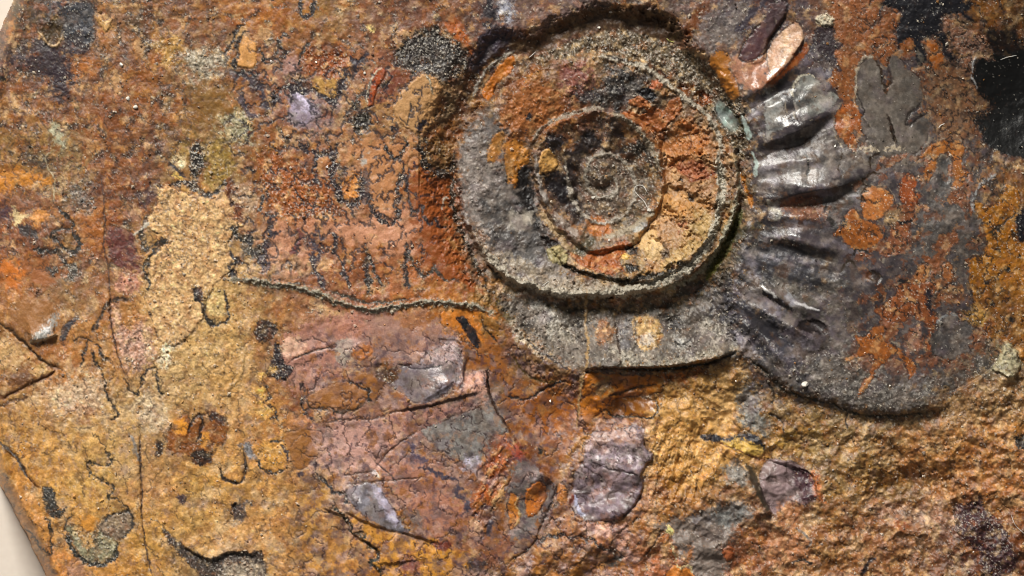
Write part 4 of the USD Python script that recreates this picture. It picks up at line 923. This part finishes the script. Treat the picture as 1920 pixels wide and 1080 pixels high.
P('7a6e66', '1230,982 1290,970 1330,960 1362,944 1402,950 1411,970 1380,986 1371,1010 1351,1030 1366,1050 1342,1100 1302,1100 1290,1060 1270,1040 1260,1010', 7, 7, g=.6, r=.45, v=.7)
P('6a6a68', '1330,960 1365,945 1400,952 1390,975 1350,985', 8, 6)
P('868078', '1355,880 1380,866 1402,885 1396,912 1370,906', 7, 5)
P('58545c', '1300,968 1325,960 1330,975 1305,980', 6, 5, mix=.8)
P('ac703a', '1290,1030 1300,1025 1295,1050 1285,1058', 5, 4, mix=.8)
P('b87430', '1255,1066 1280,1060 1300,1074 1302,1100 1250,1100', 4, 4, g=.4, n='mineral_lobe')
L('d4c090', '1258,1018 1265,1040 1268,1055 1275,1065 1290,1060 1300,1072', 3, 4, 1, brk=.8)
P('a4603a', '1355,1030 1370,1024 1376,1044 1362,1051', 3, 3, dz=4, g=.3)
P('e0c080', '1250,990 1262,988 1262,1004 1252,1002', 4, 4)
P('4e463a', '1400,872 1412,880 1430,920 1442,952 1440,966 1424,935 1408,905', 4, 3, g=.2, r=.3)  # shadowed edge of the step, its shade painted into the colour
P('33333c', '1315,818 1340,815 1360,820 1400,812 1424,822 1436,845 1420,840 1390,824 1350,828 1318,826', 3, 4, g=.6, n='dark_crust')
P('b8984e', '1352,832 1390,824 1420,834 1432,850 1402,852', 4, 5, g=.5)
L('6a3c24', '1340,828 1380,842 1410,856 1440,866', 3, 3, -1.5)
w = window(pts('1205,780 1340,960'), 10)
Z[w] += 4.5 * sm(1205, 1230, X[w]) * (1 - sm(1310, 1340, X[w])) * sm(780, 810, Y[w]) * (1 - sm(930, 960, Y[w])) * fbm(X[w] + 0.25 * Y[w] + 3 * WX[w], Y[w] * 0.16, 9, 3, 41)
L('a87030', '1062,860 1085,830 1108,812', 9, 3, 2)
P('7e4c26', '985,830 1020,850 1040,880 1035,900 1015,880', 7, 5)
P('2c2a28', '1008,838 1018,842 1012,850', 4, 4)
P('a04a38', '958,832 978,838 980,860 965,868 955,860', 6, 5)
# ---- row 4, right
P('8c7878', '1440,862 1490,868 1518,888 1531,930 1505,946 1480,936 1450,962 1425,905', 3, 3, g=.3, r=.38, v=.5, n='shell_patch')
P('563a42', '1490,876 1515,880 1533,930 1505,947 1496,920', 6, 5, g=.8)
P('b4642c', '1520,880 1535,900 1545,940 1532,935 1525,905', 6, 5, mix=.8)
P('a8744c', '1465,945 1500,945 1495,980 1465,985', 9, 6, mix=.8)
P('ac7854', '1440,1010 1490,1000 1520,1020 1510,1060 1450,1060', 14, 7, g=.7, mix=.7)
L('7a7068', '1490,990 1508,1000 1520,1018 1512,1030', 4, 3, -1)
L('484440', '1485,1055 1505,1050 1522,1058', 4, 3, -1)
P('4a2e34', '1795,945 1810,950 1840,930 1852,960 1872,980 1892,1010 1905,1060 1850,1090 1840,1060 1830,1030 1800,1000 1785,990', 7, 7, g=1.2, n='dark_crust')
P('2a2420', '1903,820 1922,815 1924,840 1906,842', 4, 5)
P('ac7444', '1690,860 1720,855 1725,875 1705,885', 10, 6, mix=.6)
P('96501f', '1675,980 1700,975 1700,992 1685,992', 6, 5)
L('3a3236', '1615,1080 1625,1060 1640,1045', 6, 4, -1.5)
P('9a7e70', '1630,940 1720,940 1790,960 1780,990 1700,980 1640,970', 20, 8, g=1.2, mix=.6)
# ---- fine frilly contacts: thin dark crusts that wander where the chambers' walls met the shell
def frill(scale, seed, width, zone, col, dz, amt=0.85):
    f_ = fbm(X + 5 * WX, Y + 5 * WY, scale, 3, seed)
    gm = np.hypot(*np.gradient(f_)) / STEP + 1e-4
    dd_ = np.abs(f_) / np.maximum(gm, 0.012)
    m_ = amt * zone * (1 - sm(width * 0.5, width, dd_ - 0.8 * fine)) * sm(-0.4, -0.05, np.roll(N2, seed * 7, 1))
    LINES.append(((slice(0, H), slice(0, W)), m_, lin(col), 'suture_line'))
    Z[:] += dz * m_
flank = sm(360, 460, X) * sm(0, 60, 850 - X) * sm(60, 110, Y) * sm(0, 50, 545 - Y)
frill(46, 91, 3.4, flank, '2a262c', -0.8)
fanr = sm(1560, 1640, X) * sm(0, 60, 1930 - X) * sm(0, 60, 720 - Y)
warm = sm(0.25, 0.45, (C[..., 0] - C[..., 2]) / (C[..., 0] + 1e-3))
frill(42, 92, 2.4, fanr * warm, '241e1c', -0.8)
# rust fronds reaching into the dark shell between the lobes
fr_ = fbm(X + 9 * DWX, Y + 9 * DWY, 54, 4, 98, 0.55)
bare = fanr * (SUB == 0) * (1 - sm(0.55, 0.8, warm))
fm_ = bare * sm(0.13, 0.19, fr_)
mixc('8e5630', 0.85 * fm_)
GR[:] = GR * (1 - 0.6 * fm_) + 0.85 * 0.6 * fm_
RO[:] = RO * (1 - 0.6 * fm_) + 0.5 * 0.6 * fm_
LINES.append(((slice(0, H), slice(0, W)), 0.8 * bare * np.exp(-((fr_ - 0.145) / 0.022) ** 2), lin('2a221e'), 'suture_line'))
lowl = sm(0, 80, 640 - X) * sm(560, 640, Y)
frill(70, 93, 1.7, lowl, '2c2620', -0.6, 0.6)
win = sm(520, 580, X) * sm(0, 60, 1240 - X) * sm(590, 640, Y) * (REG != 1)
frill(60, 94, 1.7, win, '3a2626', -1.2, 0.8)
frill(64, 95, 2.2, (REG == 5) * 1.0, '3a2618', -1.6, 0.6)
frill(30, 96, 2.0, sm(0, 80, 420 - X) * sm(0, 60, 560 - Y), '3a302c', -0.5, 0.6)

# mineral stain creeping over the shell window and its plates
win2 = sm(520, 600, X) * sm(0, 60, 1235 - X) * sm(590, 650, Y) * (REG != 1) * (REG != 2) * np.where(SUB == 0, 1, 0.45)
mixc('94602e', win2 * 0.75 * sm(0.14, 0.34, np.roll(N8, 21, 1)))
mixc('7a6a6c', win2 * 0.55 * sm(0.14, 0.36, np.roll(N8, 66, 0)))
RO[:] = RO * (1 - 0.6 * win2) + 0.36 * 0.6 * win2
GR[:] = GR * (1 - 0.4 * win2)
mixc('64504e', win2 * 0.5 * sm(0.0, 0.4, np.roll(N4, 55, 1)))
mixc('b89a90', win2 * 0.4 * sm(0.18, 0.4, np.roll(N7, 31, 0)))
mixc('5c4450', win2 * 0.55 * sm(0.24, 0.42, np.roll(N5, 31, 0)))
# the right-hand shell: interlocking rust and dark grey
fan2 = sm(1540, 1640, X) * sm(0, 60, 1960 - X) * sm(0, 70, 740 - Y) * (SUB == 0)
mixc('8c5228', fan2 * 0.45 * sm(0.2, 0.3, np.roll(N8, 99, 0)))
mixc('3a3638', fan2 * 0.5 * sm(0.16, 0.26, np.roll(N8, 150, 1)))
mixc('8a7a6c', fan2 * 0.35 * sm(0.22, 0.36, np.roll(N5, 90, 1)))
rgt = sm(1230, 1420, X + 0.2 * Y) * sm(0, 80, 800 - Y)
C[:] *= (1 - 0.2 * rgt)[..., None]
w, zone, streak = shell_zone
greyish = zone * (1 - sm(0.2, 0.42, (C[w][..., 0] - C[w][..., 2]) / (C[w][..., 0] + 1e-3)))
for c_, m_ in (('2a272a', 0.65 * sm(0.05, 0.45, streak)), ('928a92', 0.5 * sm(0.05, 0.45, -streak)), ('6a4e36', 0.45 * sm(0.15, 0.45, N8[w]))):
    m_ = (greyish * m_)[..., None]; C[w] = C[w] * (1 - m_) + lin(c_) * m_
L('948a7c', '1060,300 1068,355 1088,398 1126,418 1166,407 1190,370 1186,325 1162,296 1126,290 1102,308 1100,344 1118,368 1144,368 1157,350 1147,331 1131,333', 7, 4, 4, g=1.2, brk=.8, n='crystal_seam')
# polished crests of the ribs and shell edges
for s_ in ('1440,256 1500,232 1545,206 1575,190', '1480,357 1530,347 1572,338 1615,318', '1480,438 1520,449 1556,456 1600,455', '1425,536 1460,551 1500,571 1540,579', '800,748 830,728 856,711', '1400,160 1450,138 1490,108', '1400,554 1445,574 1505,610 1560,648', '1390,582 1440,620 1490,666'):
    L(None, s_, 20, 2, 0, g=.12, r=.22)
# ------------------------------------------------------------------ weathering, grain, rim
# grains of neighbouring colours mingle: borders crumble
rs = np.random.RandomState(5)
am = 0.5 + 1.5 * np.clip(GR, 0, 1.5)
ii = np.clip((np.arange(H)[:, None] + (rs.randn(H, W) * 0.5 + 0.9 * fbm(X, Y, 4.5, 2, 57)) * am / STEP), 0, H - 1).round().astype(int)
jj = np.clip((np.arange(W)[None, :] + (rs.randn(H, W) * 0.5 + 0.9 * fbm(X, Y, 4.5, 2, 58)) * am / STEP), 0, W - 1).round().astype(int)
C = C[ii, jj]
sat = np.clip((C[..., 0] - C[..., 2]) / (C[..., 0] + 1e-4), 0, 1)          # how rusty the spot is
brown = sm(0.25, 0.6, sat) * np.clip(WT, 0, 1)
gy_ = (1 - sm(0.15, 0.45, sat)) * sm(0.025, 0.09, C.mean(-1))
gg = np.clip(GR, 0.2, 1.3)
mixc('96582a', brown * gg * 0.34 * sm(0.05, 0.5, N2))
mixc('c8aa7c', brown * gg * 0.36 * sm(0.1, 0.5, -N2))
mixc('4c3224', brown * gg * 0.42 * sm(0.15, 0.55, N3))
mixc('7a6450', gy_ * gg * 0.40 * sm(0.05, 0.5, N2))
mixc('302c2e', gy_ * gg * 0.50 * sm(0.1, 0.5, N5))
mixc('aaa49a', gy_ * gg * 0.42 * sm(0.1, 0.5, -N5))
mixc('5a4c42', gy_ * 0.55 * sm(0.0, 0.4, N8))
mixc('8c8076', gy_ * 0.45 * sm(0.0, 0.4, -N7))
mixc('3c383a', gy_ * 0.4 * sm(0.1, 0.5, np.roll(N8, 77, 1)))
mixc('6a5a64', gy_ * 0.35 * sm(0.1, 0.6, N4))
C *= np.exp(WT * (0.12 * mid + 0.30 * fine * gg + 0.25 * N6 * gg))[..., None]
lm = np.maximum(C @ np.array([0.3, 0.55, 0.15]), 0.004)[..., None]
C = np.clip(0.145 * (lm / 0.145) ** 1.42 * (np.maximum(C, 0.003) / lm) ** (1.10 - 0.12 * sm(560, 720, Y) * sm(0, 300, 800 - X))[..., None], 0.004, 0.85)
for w, m, c, nm in LINES:
    t_ = np.clip(m, 0, 1) if nm != 'suture_line' else m * (1 - 0.25 * sm(0.3, 0.6, grit[w] + 0.2 * hf[w]))
    C[w] = C[w] * (1 - t_[..., None]) + c * t_[..., None]
spk = (grit + 0.30 * hf + 0.25 * fine) * (0.72 + 0.55 * np.clip(N7 + 0.35, 0, 1.2))
mixc('e0d8ca', 0.55 * sm(0.50, 0.95, spk * (0.30 + 0.62 * GR) + 0.15 * N4))  # pale grains, and sparkle highlights painted as pale specks
mixc('241c18', 0.55 * sm(0.52, 1.0, -spk * (0.30 + 0.62 * GR) + 0.15 * N3))
C = np.clip(C, 0.004, 0.85)
GZ = np.clip(GR, 0.0, 2) * (0.12 + 0.88 * sm(0.3, 0.5, RO))
Z += GZ * (0.9 * fine + 0.7 * grit + 0.16 * hf)
from scipy.ndimage import gaussian_filter
satin = 1 - sm(0.28, 0.42, RO)          # worn smooth where the shell is polished
Z = Z - satin * 2.0 * mid
Z = Z + 0.85 * satin * (gaussian_filter(Z, 2.2) - Z) + 0.22 * satin * grit
RO = np.clip(np.where(RO < 0.5, RO * 1.1, RO) + 0.10 * grit * GR, 0.12, 0.9)

STONE = spline(pts('26,0 12,32 0,62 -14,110 -28,180 -40,300 -48,450 -44,600 -30,760 -12,870 0,907 18,940 38,982 51,1000 60,1025 73,1050 88,1081 130,1160 250,1300 500,1430 900,1490 1500,1480 2050,1400 2300,1150 2370,700 2340,200 2200,-150 1800,-340 1200,-380 600,-360 250,-300 90,-160'), True)
dS = sdist(STONE, (slice(0, H), slice(0, W)), 1.2, 120)
T = TOP / S
R = 26.0
Z = Z * sm(0, 40, dS) - T * (1 - np.sqrt(np.clip(1 - (1 - np.clip(dS, 0, R) / R) ** 2, 0, 1)))
Z[dS <= 0] = -T - 6

# ------------------------------------------------------------------ to metres: every point at its own depth along the line of sight
def place(px, py, z):
    k = S * (DIST - z * S) / DIST
    return np.stack([(px - 960) * k, (540 - py) * k, TOP + z * S], -1)
V = place(X, Y, Z)
gu, gv = np.gradient(V, axis=1), np.gradient(V, axis=0)
NRM = np.cross(gv, gu); NRM /= np.linalg.norm(NRM, axis=-1, keepdims=True)
if NRM[H // 2, W // 2, 2] < 0: NRM = -NRM

look = usdkit.material(stage, '/World/Looks/fossil_stone', {
    'a': ('attribute', {'attribute': 'albedo'}), 'r': ('attribute', {'attribute': 'polish'}),
    'g': ('geometry', {}),
    'n': ('noise_texture', {'scale': 9000.0, 'detail': 3.0, 'roughness': 0.6}),
    'b': ('bump', {'distance': 0.00005}),
    't': ('rgb_ramp', {'ramp': [(0.25, (0.78, 0.78, 0.78)), (0.5, (1, 1, 1)), (0.75, (1.18, 1.18, 1.18))]}),
    'm': ('mix', {'mix_type': 'multiply', 'fac': 1.0}),
    'p': ('principled_bsdf', {'specular_ior_level': 0.5})},
    [('g.position', 'n.vector'), ('n.fac', 'b.height'), ('r.fac', 'b.strength'), ('n.fac', 't.fac'), ('a.color', 'm.color1'), ('t.color', 'm.color2'),
     ('m.color', 'p.base_color'), ('r.fac', 'p.roughness'), ('b.normal', 'p.normal')], surface='p.BSDF')

used = {}
def fresh(parent, name):
    k = (parent, name); n = used.get(k, 0); used[k] = n + 1
    return '%s/%s' % (parent, name if n == 0 else '%s_%03d' % (name, n))

def put(path, v, f, nrm=None, col=None, rough=None, mat=None):
    m = UsdGeom.Mesh.Define(stage, path)
    m.CreatePointsAttr(Vt.Vec3fArray.FromNumpy(np.ascontiguousarray(v, np.float32)))
    m.CreateFaceVertexCountsAttr(Vt.IntArray.FromNumpy(np.full(len(f), f.shape[1], np.int32)))
    m.CreateFaceVertexIndicesAttr(Vt.IntArray.FromNumpy(np.ascontiguousarray(f, np.int32).ravel()))
    m.CreateSubdivisionSchemeAttr('none')
    if nrm is not None:
        m.CreateNormalsAttr(Vt.Vec3fArray.FromNumpy(np.ascontiguousarray(nrm, np.float32))); m.SetNormalsInterpolation('vertex')
    api = UsdGeom.PrimvarsAPI(m)
    if col is not None:
        api.CreatePrimvar('albedo', Sdf.ValueTypeNames.Color3fArray, 'vertex').Set(Vt.Vec3fArray.FromNumpy(np.ascontiguousarray(col, np.float32)))
    if rough is not None:
        api.CreatePrimvar('polish', Sdf.ValueTypeNames.FloatArray, 'vertex').Set(Vt.FloatArray.FromNumpy(np.ascontiguousarray(rough, np.float32)))
    UsdShade.MaterialBindingAPI.Apply(m.GetPrim()).Bind(mat or look)
    return m.GetPrim()

def tag(prim, label, cat, group=None):
    prim.SetCustomDataByKey('label', label); prim.SetCustomDataByKey('category', cat)
    if group: prim.SetCustomDataByKey('group', group)

fossil = UsdGeom.Xform.Define(stage, '/World/ammonite_fossil')
tag(fossil.GetPrim(), 'rusty brown and grey ammonite fossil with coiled centre, on cream background', 'fossil')

# quads of the sheet, sorted by part
idx = np.arange(H * W).reshape(H, W)
q = np.stack([idx[:-1, :-1], idx[1:, :-1], idx[1:, 1:], idx[:-1, 1:]], -1).reshape(-1, 4)
keep = ((dS[:-1, :-1] > 0) | (dS[1:, 1:] > 0) | (dS[1:, :-1] > 0) | (dS[:-1, 1:] > 0)).ravel()
reg = REG[:-1, :-1].ravel(); subp = SUB[:-1, :-1].ravel()
q, reg, subp = q[keep], reg[keep], subp[keep]
# pieces painted over to a few specks go back to their part
cnt = np.bincount(subp, minlength=len(SUBN))
subp[cnt[subp] < 12] = 0
Vf, Nf, Cf, Rf = V.reshape(-1, 3), NRM.reshape(-1, 3), C.reshape(-1, 3), RO.ravel()
def sheet(path, faces):
    u, inv = np.unique(faces, return_inverse=True)
    return put(path, Vf[u], inv.reshape(-1, 4), Nf[u], Cf[u], Rf[u])
PART = {0: ('outer_whorl', 'outer whorl of rusty brown and glossy grey shell'), 1: ('umbilical_wall', 'granular grey wall stepping down to the coil'),
        2: ('middle_whorl', 'grey and orange coil inside the outer whorl'), 3: ('inner_whorl', 'small dark coil near the centre'),
        4: ('innermost_whorl', 'grainy brown knob at the centre'), 5: ('rock_matrix', 'rough ochre broken rock'), 6: ('sandy_flank', 'pale sandy worn flank')}
home = {}
for s in np.unique(subp):
    if s: home[s] = np.bincount(reg[subp == s], minlength=7).argmax()
for k, (name, lab) in PART.items():
    path = '/World/ammonite_fossil/' + name
    p = sheet(path, q[(subp == 0) & (reg == k)]); p.SetCustomDataByKey('label', lab)
    for s in home:
        if home[s] == k:
            sheet(fresh(path, SUBN[s]), q[subp == s])

# ------------------------------------------------------------------ mineral grains: small broken crystals standing in the surface
rg = np.random.RandomState(11)
n = 150000
gx, gy = rg.uniform(-50, 1950, n), rg.uniform(-30, 1110, n)
def samp(F): return RegularGridInterpolator((ay, ax), F, bounds_error=False, fill_value=0)(np.stack([gy, gx], -1))
dens = np.clip(samp(GR) - 0.35, 0, 2) * (0.5 + 0.9 * sm(-0.1, 0.6, samp(N2))) * (samp(dS) > 20)
sel = rg.rand(n) < dens * 0.26
gx, gy = gx[sel], gy[sel]; n = len(gx)
gz = samp(Z)
gc = np.stack([samp(C[..., i]) for i in range(3)], -1)
rad = 0.7 + 0.9 * rg.gamma(0.9, 1.0, n).clip(0, 4.2)
octv = np.array([[1, 0, 0], [0, 1, 0], [-1, 0, 0], [0, -1, 0], [0, 0, 1], [0, 0, -1]], float)
octf = np.array([[0, 1, 4], [1, 2, 4], [2, 3, 4], [3, 0, 4], [1, 0, 5], [2, 1, 5], [3, 2, 5], [0, 3, 5]])
v = octv[None] * (rad[:, None, None] * rg.uniform(0.5, 1.3, (n, 6, 1)))
v[..., 2] *= 0.75
a = rg.rand(n) * 6.283; tl = rg.normal(0, 0.5, n)
ca, sa = np.cos(a)[:, None], np.sin(a)[:, None]; ct, st = np.cos(tl)[:, None], np.sin(tl)[:, None]
y1, z1 = v[..., 1] * ct - v[..., 2] * st, v[..., 1] * st + v[..., 2] * ct
x2, y2 = v[..., 0] * ca - y1 * sa, v[..., 0] * sa + y1 * ca
vv = place(gx[:, None] + x2, gy[:, None] + y2, gz[:, None] + 0.15 * rad[:, None] + z1)
kind = rg.rand(n)
pale = lin('d8ccb8'); grey = lin('a8a49c'); dark = lin('2c2622'); hon = lin('c08848')  # pale grain colour also stands in for sparkle highlights
gcol = np.where((kind < 0.36)[:, None], 0.55 * pale + 0.45 * gc, np.where((kind < 0.55)[:, None], 0.5 * grey + 0.5 * gc, np.where((kind < 0.75)[:, None], 0.6 * dark + 0.4 * gc, np.where((kind < 0.86)[:, None], 0.5 * hon + 0.5 * gc, gc))))
gf = (octf[None] + 6 * np.arange(n)[:, None, None]).reshape(-1, 3)
# each facet its own vertices, so facets stay sharp
pv = vv.reshape(-1, 3)[gf.ravel()]
ff = np.arange(len(pv)).reshape(-1, 3)
g = put('/World/ammonite_fossil/mineral_grain', pv, ff, None, np.repeat(gcol, 24, 0), np.repeat(np.where(rg.rand(n) < 0.4, 0.12, 0.4), 24))
g.SetCustomDataByKey('kind', 'stuff'); g.SetCustomDataByKey('label', 'pale and dark mineral grains all over the fossil')

# ------------------------------------------------------------------ loose things lying on the fossil
def plain(name, col, rough=0.6, sub=0.0):
    return usdkit.material(stage, '/World/Looks/' + name, {'g': ('geometry', {}), 'n': ('noise_texture', {'scale': 5000.0, 'detail': 4.0}),
        't': ('rgb_ramp', {'ramp': [(0.3, tuple(lin(col) * 0.75)), (0.7, tuple(np.clip(lin(col) * 1.1, 0, 0.9)))]}),
        'p': ('principled_bsdf', {'roughness': rough})}, [('g.position', 'n.vector'), ('n.fac', 't.fac'), ('t.color', 'p.base_color')], surface='p.BSDF')
fib = plain('lint', 'd8d4cc', 0.5)
crm = plain('white_crumb', 'e4ddd0', 0.5)
def zat(x, y): return float(RegularGridInterpolator((ay, ax), Z)([[y, x]])[0])
def tube(name, s, r, lab, mat, lift=2.0, closed=False):
    p = spline(pts(s), False, 8)
    q_ = np.array([place(x, y, zat(x, y) + lift + r + 1.2 * math.sin(i * 0.5)) for i, (x, y) in enumerate(p)])
    t = np.gradient(q_, axis=0); t /= np.linalg.norm(t, axis=1, keepdims=True)
    s1 = np.cross(t, [0, 0, 1.0]); s1 /= np.linalg.norm(s1, axis=1, keepdims=True); s2 = np.cross(s1, t)
    k = 6; ang = np.arange(k) / k * 2 * np.pi
    rr = r * S * (0.55 + 0.45 * np.minimum(1, np.minimum(np.arange(len(p)), np.arange(len(p))[::-1]) / 4.0))
    vv = q_[:, None] + rr[:, None, None] * (np.cos(ang)[None, :, None] * s1[:, None] + np.sin(ang)[None, :, None] * s2[:, None])
    f = []
    for i in range(len(p) - 1):
        for j in range(k):
            f.append([i * k + j, i * k + (j + 1) % k, (i + 1) * k + (j + 1) % k, (i + 1) * k + j])
    pr = put(fresh('/World', name), vv.reshape(-1, 3), np.array(f), None, None, None, mat)
    tag(pr, lab, 'fibre')
tube('lint_fibre', '1215,392 1208,378 1197,367 1190,357 1192,350 1200,347 1208,351 1214,362', 0.7, 'fine white fibre curled in a loop at the coil centre', fib)
tube('lint_fibre', '992,108 998,103 1004,97', 0.8, 'short white fibre in the dark gap above the coil', fib)
tube('lint_fibre', '1876,112 1890,107 1906,104', 0.6, 'straight pale fibre crossing the black patch at top right', fib)
tube('lint_fibre', '1016,536 1024,531 1029,527', 0.7, 'short pale fibre on the grey rim below the coil', fib)
tube('lint_fibre', '1218,242 1226,254 1234,268', 0.6, 'thin peach fibre on the orange part of the coil', plain('peach_lint', 'd8a880'))
tube('lint_fibre', '1250,72 1256,77 1264,79', 1.1, 'yellow green sliver at the top of the coil wall', plain('green_sliver', 'b4b468'))
tube('lint_fibre', '1261,566 1272,560 1282,556', 0.7, 'short brown fibre on the grey shell under the coil', plain('brown_lint', '9a7a64'))
tube('lint_fibre', '1896,966 1904,985 1920,1000', 0.6, 'thin pale fibre on brown rock at lower right', fib)
tube('lint_fibre', '1760,240 1764,235 1771,232', 1.0, 'tiny curved white fibre on the rust patch at upper right', fib)
def crumb(x, y, r, lab, seed, mat=crm):
    import trimesh
    m = trimesh.creation.icosphere(subdivisions=2, radius=1.0)
    rr = np.random.RandomState(seed)
    vx = np.array(m.vertices)
    for _ in range(7):
        nrm = rr.randn(3); nrm /= np.linalg.norm(nrm); c = rr.uniform(0.45, 0.85)
        dd = vx @ nrm; vx -= np.outer(np.maximum(dd - c, 0), nrm)
    vx = vx * np.array([rr.uniform(.8, 1.3), rr.uniform(.7, 1.1), 0.7]) * r
    z = zat(x, y) + r * 0.4
    pr = put(fresh('/World', 'crumb'), place(x + vx[:, 0], y + vx[:, 1], z + vx[:, 2]), np.array(m.faces), None, None, None, mat)
    tag(pr, lab, 'crumb')
crumb(240, 185, 4.2, 'small white crumb on the rusty upper left flank, upper of two', 1)
crumb(254, 200, 4.8, 'small white crumb on the rusty upper left flank, lower of two', 2)
crumb(227, 121, 4.6, 'white crumb in the speckled brown area at top left', 3)
crumb(1510, 721, 7, 'largest white crumb, on dark grey shell at the right', 4)
crumb(1113, 370, 4.2, 'white square crumb on the centre of the coil', 5)
crumb(1217, 394, 3.6, 'cream crumb at the end of the curled fibre', 6)
crumb(1142, 451, 3, 'tiny yellow white crumb below the coil centre', 7)
crumb(684, 137, 3.4, 'white crumb beside the toothed dark line at upper middle', 8)
crumb(1145, 22, 3.2, 'tiny white crumb on the dark ledge at the top', 9)
crumb(1123, 52, 2.8, 'tiny white crumb in the dark gap above the coil', 10)

# ------------------------------------------------------------------ the cream surface under the stone
table = usdkit.material(stage, '/World/Looks/cream_paper', {'g': ('geometry', {}), 'n': ('noise_texture', {'scale': 1500.0, 'detail': 4.0}),
    't': ('rgb_ramp', {'ramp': [(0.3, tuple(lin('e4d9cc'))), (0.7, tuple(lin('e9dfd2')))]}), 'b': ('bump', {'strength': 0.08, 'distance': 0.0001}),
    'p': ('principled_bsdf', {'roughness': 0.8})}, [('g.position', 'n.vector'), ('n.fac', 't.fac'), ('t.color', 'p.base_color'), ('n.fac', 'b.height'), ('b.normal', 'p.normal')], surface='p.BSDF')
tv = np.array([[-0.4, -0.4, 0], [0.4, -0.4, 0], [0.4, 0.4, 0], [-0.4, 0.4, 0], [-0.4, -0.4, -0.004], [0.4, -0.4, -0.004], [0.4, 0.4, -0.004], [-0.4, 0.4, -0.004]])
tf = np.array([[0, 1, 2, 3], [7, 6, 5, 4], [0, 4, 5, 1], [1, 5, 6, 2], [2, 6, 7, 3], [3, 7, 4, 0]])
tb = put('/World/background_surface', tv, tf, None, None, None, table)
tb.SetCustomDataByKey('kind', 'structure'); tb.SetCustomDataByKey('label', 'plain cream surface under the fossil')
